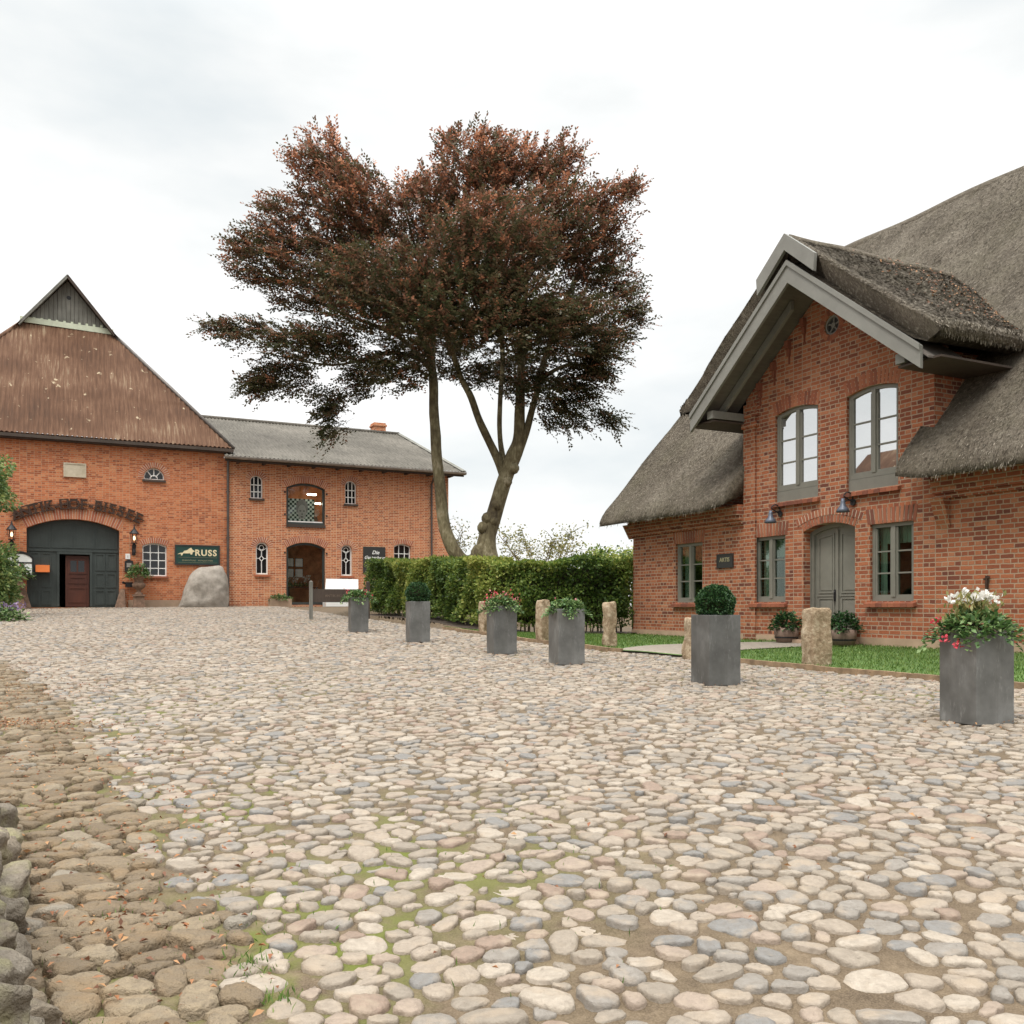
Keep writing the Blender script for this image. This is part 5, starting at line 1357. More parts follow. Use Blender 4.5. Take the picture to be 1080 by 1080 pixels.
# boulder by the barn
g = ground_px(213, 642.0)
bo = bpy.data.meshes.new('boulder'); bm = bmesh.new(); bmesh.ops.create_icosphere(bm, subdivisions=5, radius=1)
prof_b = [(-1.0, .30), (-.75, .95), (-.45, 1.35), (-.1, 1.68), (.35, 1.86), (.65, 2.05), (.88, 2.0), (1.0, 1.5)]
for v in bm.verts:
    c = v.co.copy(); top = np.interp(c.x, [q[0] for q in prof_b], [q[1] for q in prof_b])
    z = (c.z + .35) / 1.35; co = Vector((math.copysign(abs(c.x) ** .8, c.x) * 1.06, c.y * .62, max(z, -.15) * top * 1.02))
    v.co = co + noise.noise_vector(co * 1.3) * .10 + noise.noise_vector(co * 4) * .03
bm.to_mesh(bo); bm.free()
ob = link_mesh('boulder', bo, M['boulder'], None, True); ob.location = to_world(BARN, (4.87, -.75, -.02)); ob.rotation_euler = (0, 0, BAR_ANG)
tag(ob, 'big rounded grey boulder leaning by the barn wall below the green sign', 'boulder')

# ------------------------------------------------------------------ urns at the gate, pots by the house door, trough, rail sign, bench
def urn(s, y, label, plabel):
    loc = to_world(BARN, (s, y, -.02)); loc.z = float(G(loc.x, loc.y)) - .01
    o = empty('urn', loc, BAR_ANG, label, 'urn', 'urns beside the barn gate')
    mb = MB(); mb.box(-.26, .26, -.26, .26, 0, .1); mb.box(-.2, .2, -.2, .2, .1, .48); mb.box(-.24, .24, -.24, .24, .48, .55); mb.build('pedestal', M['terracotta'], o)
    mb = MB(); mb.lathe([(.17, .55), (.15, .6), (.08, .66), (.08, .72), (.13, .76), (.24, .86), (.27, .95), (.22, 1.02), (.16, 1.08), (.2, 1.2), (.33, 1.3), (.34, 1.33), (.28, 1.33), (.1, 1.25)], 20); mb.build('bowl', M['terracotta'], o, True)
    mound_plant(Vector(loc) + Vector((0, 0, 1.3)), .5, .5, 700, plabel, [('petal_pink', [(-.2, -.2, .3), (.2, -.2, .4)], .06, 8, .05)], 'plant', .12, .11, 'plants in the gate urns', 'urn_plant', 'plant_leaf')
urn(-2.02, -.55, 'brown stone urn on a pedestal left of the barn gate', 'leafy green plant in the urn left of the barn gate')
urn(2.33, -.55, 'brown stone urn on a pedestal under the lantern right of the barn gate', 'bushy plant in the urn under the white paned barn window')
def pot(px, py, label, plabel):
    w = (px - 540) / FPX
    # on the strip before the wall
    best = None
    for yb in np.arange(-.2, -2.5, -.02):
        pass
    return None
for x, y, r_, lab, plab in ((1.62, -.38, .24, 'round wooden tub left of the grey double door', 'leafy dark green plant in the wooden tub left of the double door'),
                       (3.08, -.40, .24, 'round wooden tub right of the grey double door', 'leafy dark green plant in the wooden tub right of the double door')):
    loc = to_world(HOUSE, (x, y, 0.03))
    o = empty('wooden_tub', loc, 0, lab, 'tub', 'wooden tubs beside the double door')
    mb = MB(); mb.lathe([(r_ * .8, 0), (r_ * .98, .16), (r_, .28), (r_ * .9, .28), (r_ * .85, .22)], 20); mb.build('staves', M['pot_wood'], o, True)
    mb = MB(); mb.lathe([(r_ * .93, .08), (r_ * .95, .11)], 20); mb.build('hoop', M['iron'], o)
    mound_plant(loc + Vector((0, 0, .26)), .34, .34, 700, plab, [], 'plant', .06, .075, 'plants in the wooden tubs', 'tub_plant', 'box_leaf')
tl_ = to_world(BARN, (8.1, -.42, .0)); tl_.z = float(G(tl_.x, tl_.y))
TR = empty('flower_trough', tl_, BAR_ANG, 'low stone trough with plants left of the glazed barn doorway', 'trough')
mb = MB(); a, b, h = .48, .2, .36
mb.plate(rect(-a, a, 0, h), [], -b, -b + .06); mb.plate(rect(-a, a, 0, h), [], b - .06, b); mb.box(-a, -a + .06, -b + .06, b - .06, 0, h); mb.box(a - .06, a, -b + .06, b - .06, 0, h); mb.box(-a + .06, a - .06, -b + .06, b - .06, .0, h - .06)
mb.build('basin', M['plinth'], TR)
mound_plant(tl_ + Vector((0, 0, .32)), .5, .22, 350, 'low green plants growing in the stone trough', [('petal_pink', [(-.3, -.1, .12), (.2, -.1, .12)], .06, 8, .05)], 'plant', .05, .1, None, 'trough_plant')

# wooden rail sign in front of the wing
a = ground_px(328, 653.5); b_px = 364.5
dR = a.y / (0.44 / .898 * 0 + 1)
bx = a.x + 1.62; by = a.y + .62
b = Vector((bx, by, float(G(bx, by))))
ang = math.atan2(b.y - a.y, b.x - a.x); Lr = math.hypot(b.x - a.x, b.y - a.y)
RSG = empty('rail_sign', a, ang, 'dark wooden rail on two square posts with faint lettering in front of the wing', 'sign')
hp = (653.5 - 613.5) / FPX * a.y
for x in (0, Lr):
    mb = MB(); mb.box(x - .05, x + .05, -.05, .05, -.1, hp); mb.add([(x - .05, -.05, hp), (x + .05, -.05, hp), (x + .05, .05, hp), (x - .05, .05, hp), (x, 0, hp + .04)], [(0, 1, 4), (1, 2, 4), (2, 3, 4), (3, 0, 4)]); mb.build('post', M['wood_grey'] if x == 0 else M['wood_dark'], RSG)
mb = MB(); mb.box(.05, Lr - .05, -.03, .03, hp - .62, hp - .22); mb.build('board', M['wood_dark'], RSG)
text_mesh('lettering', 'ANTIK-HOF BISSEE', .11, M['rail_letter'], RSG, (Lr / 2, -.033, hp - .46), depth=.002)
# white bench by the wing wall
wbn = to_world(BARN, (10.75, -1.0, 0)); wbn.z = float(G(wbn.x, wbn.y))
BN = empty('garden_bench', wbn, BAR_ANG, 'white bench with a sloping back against the wing wall behind the rail sign', 'bench')
mb = MB(); mb.box(-.85, .85, -.3, .25, .38, .46); mb.build('seat', M['white'], BN)
mb = MB(); mb.hexa([(-.75, .22, .5), (.8, .22, .5), (.8, .28, .5), (-.75, .28, .5)], [(-.62, .45, 1.25), (.86, .45, 1.25), (.86, .51, 1.25), (-.62, .51, 1.25)]); mb.build('backrest', M['white'], BN)
mb = MB(); mb.box(-.85, .62, -.34, -.301, .0, .46); mb.build('front_panel', M['white'], BN)
for x in (-.8, .8): mb = MB(); mb.box(x - .04, x + .04, .1, .2, 0, .38); mb.build('leg', M['white'], BN)

# ------------------------------------------------------------------ trees
def px3(px, py, d): return np.array([(px - 540) / FPX * d, d, EYE + (640 - py) / FPX * d])
TD = 29.0
TREE = empty('copper_beech', (float(px3(500, 600, TD)[0]), TD, 1.0), 0, 'large copper beech with two bare trunks and dark red-brown crown behind the hedge', 'tree')
TO = np.array([TREE.location.x, TREE.location.y, TREE.location.z])
def tp(px, py, dd=0.0): return Vector(px3(px, py, TD + dd) - TO)
def trunk_path(pts, n=5):
    P = [p[0] for p in pts]; Rr = [p[1] for p in pts]; out = []; rad = []
    for i in range(len(P) - 1):
        p0 = P[max(i - 1, 0)]; p1 = P[i]; p2 = P[i + 1]; p3 = P[min(i + 2, len(P) - 1)]
        for k in range(n):
            t = k / n
            out.append(0.5 * ((2 * p1) + (p2 - p0) * t + (2 * p0 - 5 * p1 + 4 * p2 - p3) * t * t + (3 * p1 - p0 - 3 * p2 + p3) * t ** 3)); rad.append(Rr[i] + (Rr[i + 1] - Rr[i]) * t)
    out.append(P[-1]); rad.append(Rr[-1]); return out, rad
def limb(mb, pts, n=12):
    o_, r_ = trunk_path(pts)
    r_ = [x * (1 + .08 * noise.noise(p * 1.7)) for x, p in zip(r_, o_)]
    o_ = [p + noise.noise_vector(p * .9) * min(.12, x * .35) for x, p in zip(r_, o_)]
    mb.tube(o_, r_, n)
u = 29.0 / FPX
mb = MB()   # left trunk
limb(mb, [(tp(512, 628, .2), 9.9 * u), (tp(500, 603, .1), 8.4 * u), (tp(484, 588), 7.6 * u), (tp(470, 560), 6.8 * u), (tp(464, 520), 6.1 * u), (tp(459, 460), 5.5 * u), (tp(457, 405), 4.7 * u), (tp(455, 370), 3.8 * u), (tp(462, 300, .6), 2.3 * u), (tp(470, 225, 1), 0.9 * u)])
for e in ([(455, 375), (430, 330), (385, 280), (345, 220), (330, 160)], [(456, 392), (420, 355), (360, 330), (290, 300)], [(456, 385), (415, 372), (350, 385), (270, 370)], [(460, 340), (440, 270), (425, 210)]):
    limb(mb, [(tp(x, y, i * random.uniform(-.9, .9)), (3.2 - 2.8 * i / (len(e) - 1)) * u) for i, (x, y) in enumerate(e)], 8)
tr1 = mb.build('trunk', M['bark'], TREE, True)
mb = MB()   # right trunk with burrs
limb(mb, [(tp(513, 630), 16.3 * u), (tp(514, 600), 14.0 * u), (tp(512, 585), 12.4 * u), (tp(514, 562), 8.9 * u), (tp(522, 540), 8.6 * u), (tp(532, 510), 8.1 * u), (tp(541, 480), 8.1 * u), (tp(547, 455), 6.2 * u), (tp(549, 400), 4.2 * u), (tp(552, 340, .4), 3.1 * u), (tp(560, 260, .6), 2.0 * u), (tp(575, 190, .6), 0.8 * u)], 16)
limb(mb, [(tp(531, 500), 4.8 * u), (tp(524, 482), 4.5 * u), (tp(508, 450, -.3), 4.0 * u), (tp(497, 420, -.5), 3.6 * u), (tp(485, 395, -.6), 3.0 * u), (tp(468, 340, -1), 2.4 * u), (tp(450, 280, -1.2), 1 * u)], 10)
limb(mb, [(tp(532, 490), 3.2 * u), (tp(528, 465, .4), 2.7 * u), (tp(527, 420, .7), 2.5 * u), (tp(530, 370, 1), 2.6 * u), (tp(520, 280, 1.5), 1.2 * u)], 8)
limb(mb, [(tp(545, 480), 4.8 * u), (tp(556, 450), 3.7 * u), (tp(565, 420, .2), 3.3 * u), (tp(574, 380, .4), 3.4 * u), (tp(600, 310, .8), 2.2 * u), (tp(640, 240, 1), 1 * u)], 10)
for e in ([(552, 350), (590, 330), (640, 310), (680, 290)], [(570, 400), (600, 385), (635, 390), (655, 400)], [(556, 300), (520, 230), (500, 160)], [(562, 250), (600, 200), (620, 150)]):
    limb(mb, [(tp(x, y, i * random.uniform(-.8, .8)), (2.7 - 2.4 * i / (len(e) - 1)) * u) for i, (x, y) in enumerate(e)], 8)
for (x, y, r_) in ((506, 584, 10), (510, 557, 7), (514, 547, 6.5), (524, 533, 6.5), (520, 550, 6), (534, 508, 6.5), (520, 598, 9), (542, 494, 6)):
    c = tp(x, y, -.12); q = MB(); 
    ps = [(0.02, -1), (.6, -.75), (.95, -.2), (.95, .25), (.6, .78), (.02, 1)]
    mb.lathe([(a_ * r_ * u * 1.0, b_ * r_ * u * 1.1) for a_, b_ in ps], 10, c)
mb.build('trunk', M['bark'], TREE, True)
# crown: sprays of leaves along twigs, gathered in lobes
LOBES = [(338, 178, 40, 52, 0), (310, 235, 50, 42, .5), (375, 215, 48, 50, -.5), (275, 270, 45, 34, 0), (330, 290, 75, 50, 0), (425, 235, 55, 55, .5), (405, 310, 80, 60, -1.5), (400, 290, 80, 60, 2.2),
         (265, 352, 48, 20, 0), (330, 362, 60, 30, -.6), (300, 392, 38, 30, .3), (345, 425, 26, 26, 0), (354, 455, 16, 18, .1), (232, 345, 24, 8, 0), (640, 440, 16, 14, .2), (275, 405, 22, 18, .2), (385, 395, 42, 30, .6), (425, 385, 45, 30, -1), (460, 372, 50, 34, 1.2),
         (500, 175, 55, 48, 0), (470, 215, 55, 50, 1), (545, 185, 48, 48, .6), (590, 175, 34, 34, 0), (585, 235, 62, 52, -.6), (640, 222, 42, 36, 0), (662, 200, 22, 16, .2), (520, 260, 80, 60, -2), (520, 270, 85, 60, 2.5),
         (630, 285, 55, 48, .4), (655, 330, 32, 40, 0), (600, 345, 62, 45, -1.2), (590, 340, 60, 45, 1.8), (545, 335, 70, 50, -2.2), (480, 330, 75, 50, -2), (610, 400, 42, 34, 0), (592, 436, 36, 26, .2), (540, 385, 50, 26, 1.5), (630, 375, 30, 30, -.5), (560, 408, 40, 22, -.8),
         (440, 330, 70, 50, 2.4), (500, 395, 30, 14, -.5)]
TW = []
C0 = np.array([(480 - 540) / FPX * TD, TD, EYE + (640 - 400) / FPX * TD])
for (cx, cy, rx, ry, dd) in LOBES:
    c = px3(cx, cy, TD + dd)
    vol = rx * ry
    nt = int(vol * 0.30)
    d = unit(nt); rr = rng.random(nt) ** .36
    depth_r = 0.62 * (rx + ry) / 2 * u
    TW.append(c + d * rr[:, None] * np.array([rx * u * .84, depth_r, ry * u * .84]))
TW = np.concatenate(TW)
cl = np.array([.45 * noise.noise(Vector(p) * .9) + .9 * noise.noise(Vector(p) * 2.1 + Vector((9, 0, 0))) for p in TW])
TW = TW[cl > -.03 + .15 * rng.normal(size=len(TW))]
nT = len(TW); nL = 16
out = TW - C0; out /= np.linalg.norm(out, axis=1, keepdims=True)
low = np.clip((EYE + (640 - 360) / FPX * TD - TW[:, 2]) / 3.0, 0, 1)
Dt = out * np.array([1.15, 1.15, .5]) + np.array([0, 0, .22]) + rng.normal(0, .42, (nT, 3)) - low[:, None] * np.array([0, 0, .6])
Dt /= np.linalg.norm(Dt, axis=1, keepdims=True)
Lt = rng.uniform(.4, 1.15, nT)
sd_ = np.cross(Dt, np.array([0, 0, 1.0]) + rng.normal(0, .3, (nT, 3))); sd_ /= np.linalg.norm(sd_, axis=1, keepdims=True)
un = np.cross(sd_, Dt)
tt = (np.arange(nL) + .5) / nL
P = TW[:, None, :] + Dt[:, None, :] * (tt[None, :, None] - .4) * Lt[:, None, None] - np.array([0, 0, 1.0]) * (tt ** 2)[None, :, None] * .12 * Lt[:, None, None]
sgn = np.where(np.arange(nL) % 2 == 0, 1.0, -1.0)
LD = Dt[:, None, :] * .7 + sd_[:, None, :] * sgn[None, :, None] * .85 + rng.normal(0, .28, (nT, nL, 3))
LN = np.broadcast_to(un[:, None, :], (nT, nL, 3)) + rng.normal(0, .35, (nT, nL, 3))
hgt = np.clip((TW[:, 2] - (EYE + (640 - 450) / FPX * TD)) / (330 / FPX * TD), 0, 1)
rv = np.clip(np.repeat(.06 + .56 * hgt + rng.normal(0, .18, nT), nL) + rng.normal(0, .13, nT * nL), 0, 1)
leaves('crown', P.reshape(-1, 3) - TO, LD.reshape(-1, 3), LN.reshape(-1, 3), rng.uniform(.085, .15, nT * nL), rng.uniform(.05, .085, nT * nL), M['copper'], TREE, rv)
# twigs in the crown
sel = rng.choice(nT, 2600, replace=False)
A = TW[sel] - Dt[sel] * Lt[sel, None] * .55 - TO; B = TW[sel] + Dt[sel] * Lt[sel, None] * .5 - TO
S = sd_[sel] * .012
V = np.stack([A - S, A + S, B + S * .3, B - S * .3], 1).reshape(-1, 3)
bulk('twigs', V, np.arange(len(V)).reshape(-1, 4), M['twig'], TREE, False, {'rnd': np.full(len(V), .5)})

def small_tree(loc, h, crown, nleaf, mat, label, name='garden_tree', cat='tree', leafsize=.12, stems=9, trunk_r=.09, spread=1.0, group=None):
    o = empty(name, loc, 0, label, cat, group)
    mb = MB(); tips = []
    for k in range(stems):
        a = k * 2.4 + random.random(); el = random.uniform(.3, 1.0)
        tip = Vector((math.cos(a) * crown * el * spread, math.sin(a) * crown * el, h * random.uniform(.7, 1.0)))
        mid = Vector((tip.x * .35, tip.y * .35, h * random.uniform(.35, .55)))
        mb.tube([(0, 0, 0), (0, 0, h * .2), mid, tip], [trunk_r, trunk_r * .8, trunk_r * .4, .01], 6)
        for q in range(10):
            t = random.uniform(.3, 1.0); b0 = mid.lerp(tip, t); b1 = b0 + Vector((random.gauss(0, 1), random.gauss(0, 1), random.uniform(-.1, .9))) * crown * .28
            mb.tube([b0, (b0 + b1) / 2 + Vector((0, 0, .05)), b1], [.02, .012, .004], 4); tips += [b1, (b0 + b1) / 2]
    mb.build('trunk', M['bark'], o, True)
    T = np.array([tuple(t) for t in tips]); P = T[rng.integers(0, len(T), nleaf)] + rng.normal(0, crown * .10, (nleaf, 3)); P[:, 2] = np.maximum(P[:, 2], .05)
    leaves('crown', P, unit(nleaf), unit(nleaf) + [0, 0, .7], rng.uniform(.6, 1.3, nleaf) * leafsize, leafsize * .6, M[mat], o)
    return o
def at(px, d, z): return Vector(((px - 540) / FPX * d, d, z))
small_tree(at(568, 40, 1.0), 4.0, 1.9, 1300, 'pale_leaf', 'thin yellowish young tree behind the hedge right of the beech trunks', leafsize=.13, stems=9)
small_tree(at(478, 47, 1.0), 5.0, 1.9, 700, 'pale_leaf', 'sparse pale tree behind the end of the brick wing', leafsize=.14, stems=8)
for px, d, h, lab in ((640, 62, 4.0, 'distant rounded green tree left of the thatched house corner'), (668, 66, 4.6, 'distant green tree partly behind the thatched house corner'), (612, 70, 3.2, 'low distant tree behind the hedge')):
    small_tree(at(px, d, 1.0), h, 2.6, 2600, 'hedge_leaf', lab, leafsize=.26, stems=12, group='trees far behind the hedge')
# greenery at the left edge
def bush(loc, rx, ry, rz, n, mat, label, name='shrub', cat='shrub', size=.12):
    o = empty(name, loc, 0, label, cat)
    d = unit(n); P = d * (rng.random(n) ** .3)[:, None] * np.array([rx, ry, rz])
    lum = 1 + .22 * np.sin(d[:, 0] * 5 + 2) * np.sin(d[:, 2] * 6 + 1) + .12 * np.sin(d[:, 1] * 9)
    P = P * lum[:, None] + np.array([0, 0, rz]); P[:, 2] = np.maximum(P[:, 2], .02)
    leaves('foliage', P, d + unit(n) * .8 - [0, 0, .3], unit(n) + [0, 0, .6], rng.uniform(.6, 1.3, n) * size, size * .55, M[mat], o)
    mb = MB()
    for k in range(9):
        a = k * 2.4; mb.tube([(0, 0, 0), (rx * .3 * math.cos(a), ry * .3 * math.sin(a), rz * .8), (rx * .6 * math.cos(a), ry * .6 * math.sin(a), rz * 1.6)], [.04, .025, .008], 5)
    mb.build('stems', M['twig'], o); return o
g = ground_px(-12, 652)
bush((g.x - .15, g.y, g.z), 1.0, .9, 1.2, 9000, 'conifer', 'dense light green shrub at the left edge before the barn gate', size=.12)
LT = empty('garden_tree', (g.x - 1.6, g.y + .3, g.z), 0, 'green tree with hanging branches at the left edge beside the barn', 'tree')
mb = MB(); mb.tube([(0, 0, 0), (.1, 0, 2), (.3, 0, 4.2), (.3, 0, 5.6)], [.16, .13, .08, .02], 8)
for k in range(14):
    a = k * 2.4; z = 2.8 + k * .18; mb.tube([(.2, 0, z - .3), (.2 + .8 * math.cos(a), .8 * math.sin(a), z + .2), (.2 + 1.6 * math.cos(a), 1.5 * math.sin(a), z)], [.04, .025, .006], 5)
mb.build('trunk', M['bark'], LT, True)
n = 13000; d = unit(n); P = d * (rng.random(n) ** .35)[:, None] * np.array([1.75, 1.6, 1.35]); P *= (1 + .2 * np.sin(d[:, 0] * 6) * np.sin(d[:, 2] * 7 + 1))[:, None]; P += [.25, 0, 4.25]
leaves('crown', P, d * [1, 1, .2] + unit(n) * .7 - [0, 0, .5], unit(n) + [0, 0, .7], rng.uniform(.08, .17, n), .07, M['conifer'], LT)
g2 = ground_px(8, 655)
mound_plant((g2.x, g2.y, g2.z), .55, .4, 500, 'low lavender bush with violet flower heads at the left edge', [('petal_violet', [(rng.uniform(-.5, .5), rng.uniform(-.4, .4), rng.uniform(.3, .5)) for _ in range(14)], .05, 8, .06)], 'lavender', 0, .12, None, 'lavender_bush')

# hedge
HL = [(-4.85, 31.0), (-2.28, 26.8), (-.80, 22.95), (0.27, 22.35), (2.3, 22.75), (3.25, 23.6)]
HEDGE = empty('hedge', (HL[0][0], HL[0][1], float(G(*HL[0]))), 0, 'long leafy green beech hedge running from the house corner towards the barn', 'hedge')
HOo = np.array(HEDGE.location)
seg = [math.hypot(b[0] - a[0], b[1] - a[1]) for a, b in zip(HL[:-1], HL[1:])]; cum = np.concatenate([[0], np.cumsum(seg)])
def hline(s):
    return np.stack([np.interp(s, cum, [p[0] for p in HL]), np.interp(s, cum, [p[1] for p in HL])], -1)
def hnorm(s):
    a = hline(np.clip(s - .4, 0, cum[-1])); b = hline(np.clip(s + .4, 0, cum[-1])); t = b - a; t /= np.linalg.norm(t, axis=1, keepdims=True)
    return np.stack([-t[:, 1], t[:, 0]], -1)          # towards the back
def hbase(p): return np.minimum(G(p[:, 0], p[:, 1]) - .02, .62 + .10 * np.clip(-p[:, 0], 0, 6))
HTOP = 2.50
n = 46000; s = rng.uniform(0, cum[-1], n); c = rng.random(n)
p = hline(s); nb = hnorm(s); zb = hbase(p)
topz = np.interp(s, cum, [2.80, 2.62, 2.42, 2.40, 2.42, 2.46]) + .06 * np.sin(s * 1.7) + .05 * np.sin(s * 4.3 + 1)
ontop = rng.random(n) < .38
depth = np.where(ontop, rng.uniform(-.1, 1.2, n), np.abs(rng.normal(0, .16, n)) - .05)
hz = np.where(ontop, topz - np.abs(rng.normal(0, .10, n)), zb + .12 + (topz - zb - .12) * rng.random(n))
bul = .10 * np.sin(s * 2.1 + hz * 2) + .07 * np.sin(s * 5.3 - hz * 4) + .05 * np.sin(hz * 6 + s * .8)
lowthin = ((hz - zb) < .35) & (rng.random(n) < .55)
pos = np.concatenate([p + nb * (depth + bul)[:, None], hz[:, None]], 1)[~lowthin]
nbv = np.concatenate([-nb, np.full((n, 1), .35)], 1)[~lowthin]; k = len(pos)
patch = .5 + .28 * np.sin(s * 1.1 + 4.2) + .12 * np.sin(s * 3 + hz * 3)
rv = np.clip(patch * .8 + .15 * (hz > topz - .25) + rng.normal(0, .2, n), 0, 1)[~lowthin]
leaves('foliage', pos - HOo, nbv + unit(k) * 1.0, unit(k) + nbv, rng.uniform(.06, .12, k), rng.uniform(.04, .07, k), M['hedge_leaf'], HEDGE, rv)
# end cap leaves
n = 2600; e0 = np.array(HL[0]); nb0 = hnorm(np.array([0.0]))[0]; t0 = np.array([-nb0[1], nb0[0]])
pos = np.stack([e0[0] + nb0[0] * rng.uniform(-.1, 1.2, n) + t0[0] * rng.uniform(-.15, .25, n), e0[1] + nb0[1] * rng.uniform(-.1, 1.2, n) + t0[1] * rng.uniform(-.15, .25, n), rng.uniform(1.1, 2.8, n)], -1)
leaves('end_foliage', pos - HOo, unit(n), unit(n), .1, .06, M['hedge_leaf'], HEDGE)
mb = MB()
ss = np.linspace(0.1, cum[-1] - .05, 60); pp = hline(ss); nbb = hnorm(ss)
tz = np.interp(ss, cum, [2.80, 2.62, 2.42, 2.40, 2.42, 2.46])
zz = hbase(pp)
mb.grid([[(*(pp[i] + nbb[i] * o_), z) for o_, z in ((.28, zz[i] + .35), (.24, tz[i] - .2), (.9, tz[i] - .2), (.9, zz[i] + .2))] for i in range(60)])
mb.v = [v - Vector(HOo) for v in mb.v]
mb.build('dark_hedge_core', M['shade_core'], HEDGE)  # solid dark shell, shade inside the hedge put into its colour
mb = MB()
for i in range(0, 60):
    for q in range(2):
        x, y = pp[i] + nbb[i] * random.uniform(.15, .6) + np.array([random.uniform(-.1, .1), 0]); mb.tube([(x, y, zz[i] - .1), (x + random.uniform(-.08, .08), y, zz[i] + .5)], .018, 5)
mb.v = [v - Vector(HOo) for v in mb.v]; mb.build('stems', M['bark'], HEDGE)['kind'] = 'stuff'
# strip of soil below the hedge
mb = MB(); ss2 = np.linspace(0, cum[-1], 40); pp = hline(ss2); nbb = hnorm(ss2)
mb.grid([[(*(pp[i] + nbb[i] * o_), float(min(G(*(pp[i] + nbb[i] * o_)), .58 + .12 * max(0, -pp[i][0]))) + .02) for o_ in (-.35, .1, .5, 1.2)] for i in range(40)])
tag(mb.build('hedge_soil', M['soil'], None, True, fix=True), kind='structure')

# teal shed corner far behind the trunks and a small blue one
TC = empty('teal_container', at(490, 52, 1.2), R(10), 'teal metal container far behind the beech trunks', 'container')
mb = MB(); mb.box(-1.0, 1.3, 0, 2.4, 0, 2.9); 
for x in np.arange(-.9, 1.3, .2): mb.box(x, x + .1, -.03, 0, .1, 2.8)
mb.build('body', M['teal'], TC)
mb = MB(); mb.box(-1.05, 1.35, -.06, 2.45, 2.9, 3.0); mb.build('roof_rim', M['gate'], TC)

# ------------------------------------------------------------------ fieldstone wall at the left edge, fallen leaves, weeds, farm building opposite
mb = MB(); Vw = []
wl_line = [(-1.04, 1.8), (-1.36, 2.45), (-1.69, 3.0), (-2.22, 3.85), (-2.89, 4.95), (-3.6, 6.0), (-4.5, 7.2)]
bmw = bmesh.new(); rl_ = bmw.verts.layers.float.new('rnd')
def add_stone(c, s, seed):
    r = bmesh.ops.create_icosphere(bmw, subdivisions=4, radius=1.0); rv_ = random.random()
    for v in r['verts']:
        q = v.co; m_ = (abs(q.x) ** 7 + abs(q.y) ** 7 + abs(q.z) ** 7) ** (1 / 7); q = q / m_
        q = Vector((q.x * s[0], q.y * s[1], q.z * s[2])); q += noise.noise_vector(q * 5 + Vector((seed, 0, 0))) * .06 + noise.noise_vector(q * 14 + Vector((seed, 0, 0))) * .022 + noise.noise_vector(q * 37 + Vector((seed, 0, 0))) * .007
        v.co = Vector(c) + q; v[rl_] = rv_
for i in range(13):
    for lv in range(3 if i < 8 else 2):
        t = (i + .5 * (lv % 2) + random.uniform(-.12, .12)) * .36; x = np.interp(t, np.linspace(0, 7.0, 7), [p[0] for p in wl_line]); y = np.interp(t, np.linspace(0, 7.0, 7), [p[1] for p in wl_line])
        o_ = random.uniform(-.03, .04); add_stone((x - .17 + o_ - lv * .05, y + random.uniform(-.04, .04), float(G(x, y)) + .06 + lv * .145), (random.uniform(.17, .22), random.uniform(.14, .185), random.uniform(.072, .09)), i * 3.3 + lv * 7)
    add_stone((x - .42, y, float(G(x, y)) + .2), (.2, .2, .24), i + 50)
me = bpy.data.meshes.new('fieldstone_wall'); bmw.to_mesh(me); bmw.free()
o = link_mesh('fieldstone_wall', me, M['wallstone'], None, True); tag(o, 'low dry wall of mossy grey fieldstones along the left edge of the yard', 'stone wall')

def scatter(regions):
    P = []
    for (cx, cy, sx, sy, n) in regions: P.append(np.stack([rng.normal(cx, sx, n), rng.normal(cy, sy, n)], -1))
    P = np.concatenate(P); return P[(house_side(P[:, 0], P[:, 1]) < .4)]
P2 = scatter([(o_.location.x, o_.location.y - .2, .35, .22, 40) for o_, _s in planters] + [(-4.6, 7.75, .55, .12, 900), (-5.4, 9.2, .6, 1.0, 700), (-6.8, 11.5, .7, 1.2, 400), (-3.3, 6.0, .5, .9, 420), (-2.0, 4.3, .35, .8, 320), (-1.35, 3.1, .2, .4, 200), (-1.0, 2.75, .18, .12, 22), (-3.1, 6.2, .5, .7, 40),
              (0, 9, 5, 4, 160), (3.2, 11.5, 1.5, 1.3, 150), (4.6, 11.3, .8, .9, 120), (.0, 4.5, 1.6, 1.3, 45), (1.2, 17.5, 2, 2, 60), (-.1, 6.0, .05, .05, 4), (1.9, 4.2, .3, .4, 10)])
n = len(P2); z = G(P2[:, 0], P2[:, 1]) + rng.uniform(.016, .046, n)
D = rng.normal(size=(n, 3)); D[:, 2] *= .25
lf = leaves('fallen_leaves', np.column_stack([P2, z]), D, np.tile([0, 0, 1.0], (n, 1)) + rng.normal(0, .35, (n, 3)), rng.uniform(.016, .042, n), rng.uniform(.008, .018, n), M['dry_leaf'], fold=.9)
tag(lf, 'scattered orange brown fallen leaves lying on the cobbles', 'leaves', kind='stuff')
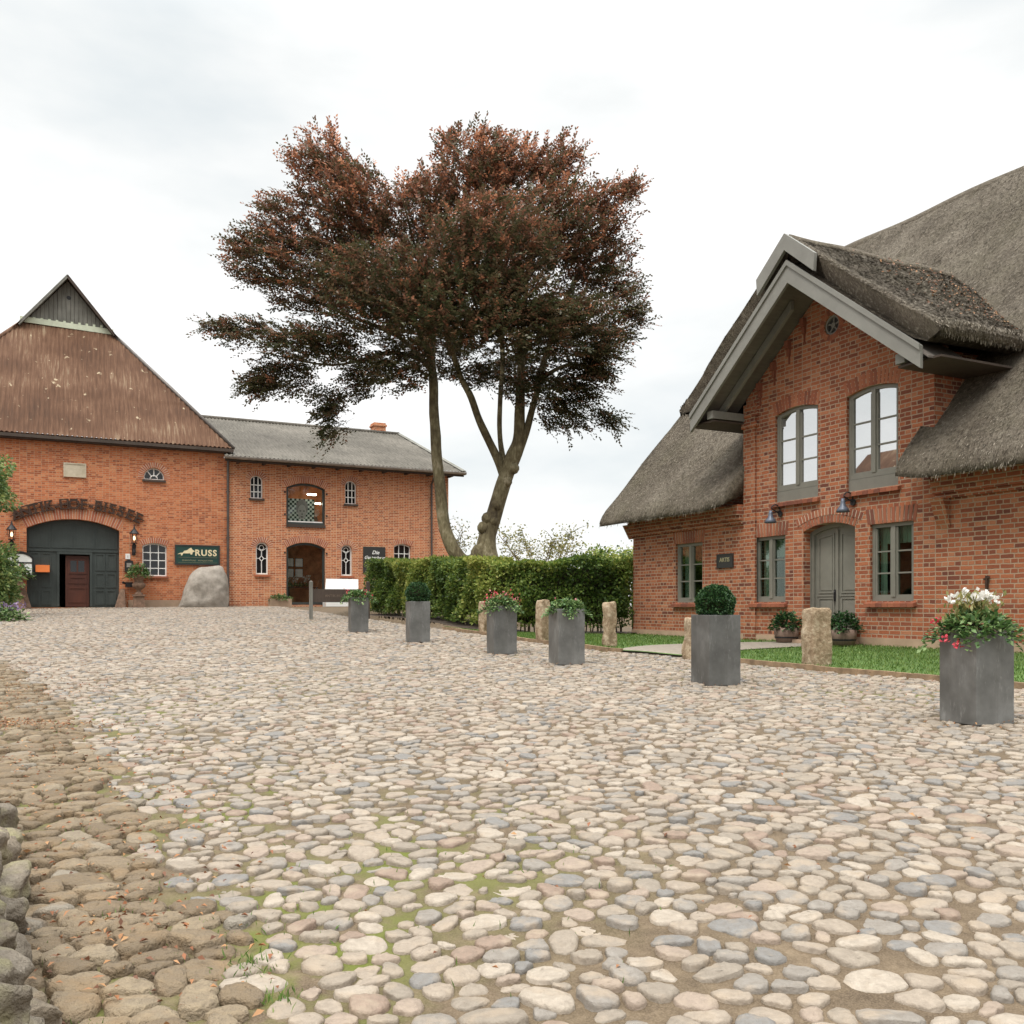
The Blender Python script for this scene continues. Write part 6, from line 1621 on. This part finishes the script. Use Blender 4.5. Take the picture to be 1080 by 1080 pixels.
P2 = scatter([(-.85, 2.95, .05, .05, 90), (-.70, 2.72, .03, .03, 50), (-1.05, 3.2, .15, .2, 60), (-1.25, 2.5, .06, .04, 60), (-1.5, 3.4, .05, .2, 60), (-2.0, 4.4, .2, .3, 50), (-4.9, 7.4, .1, .05, 50), (-.3, 3.6, .6, .6, 90), (3.4, 12.8, .6, .5, 160), (.8, 16.9, .8, .8, 120), (-5.2, 26, 1.5, .3, 250)])
n = len(P2); D = rng.normal(0, .5, (n, 3)); D[:, 2] = 1
wd = leaves('weeds', np.column_stack([P2, G(P2[:, 0], P2[:, 1])]), D, unit(n), rng.uniform(.02, .045, n), rng.uniform(.003, .006, n), M['grass'])
tag(wd, 'small tufts of weeds and grass growing between the stones', 'weeds', kind='stuff')

# building across the yard, outside the frame: seen only in the window reflections
FB = empty('farm_building', (-21.2, 27.0, .9), HOU_ANG + math.pi, 'long low brick farm building with brown roof across the yard', 'farm building')
mb = MB(); ow2 = [rect(x, x + 1.1, 1.0, 2.4) for x in np.arange(-17, -2, 3.2)]
mb.plate([(-19, -.5), (1, -.5), (1, 3.6), (-19, 3.6)], ow2, 0, .4); mb.box(-19, -18.6, .4, 9, -.5, 3.6); mb.box(.6, 1, .4, 9, -.5, 3.6); mb.box(-19, 1, 9, 9.4, -.5, 3.6); mb.build('wall', M['brick_barn'], FB)
mb = MB(); mb.add([(-19.4, -.5, 3.5), (1.4, -.5, 3.5), (1.4, 4.7, 8.4), (-19.4, 4.7, 8.4), (1.4, 9.9, 3.5), (-19.4, 9.9, 3.5)], [(0, 1, 2, 3), (3, 2, 4, 5)]); mb.build('roof', M['roof_brown'], FB)
for w in ow2:
    mb = MB(); xs_ = [p[0] for p in w]; mb.plate(w, [[(w[0][0] + .08, w[0][1] + .08), (w[1][0] - .08, w[1][1] + .08), (w[2][0] - .08, w[2][1] - .08), (w[3][0] + .08, w[3][1] - .08)]], .1, .18)
    win = mb.build('window', M['white'], FB); MB().plate(w, [], .2, .22).build('pane', M['dark_glass'], win)
print("faces", sum(len(o.data.polygons) for o in bpy.data.objects if o.type == 'MESH'))
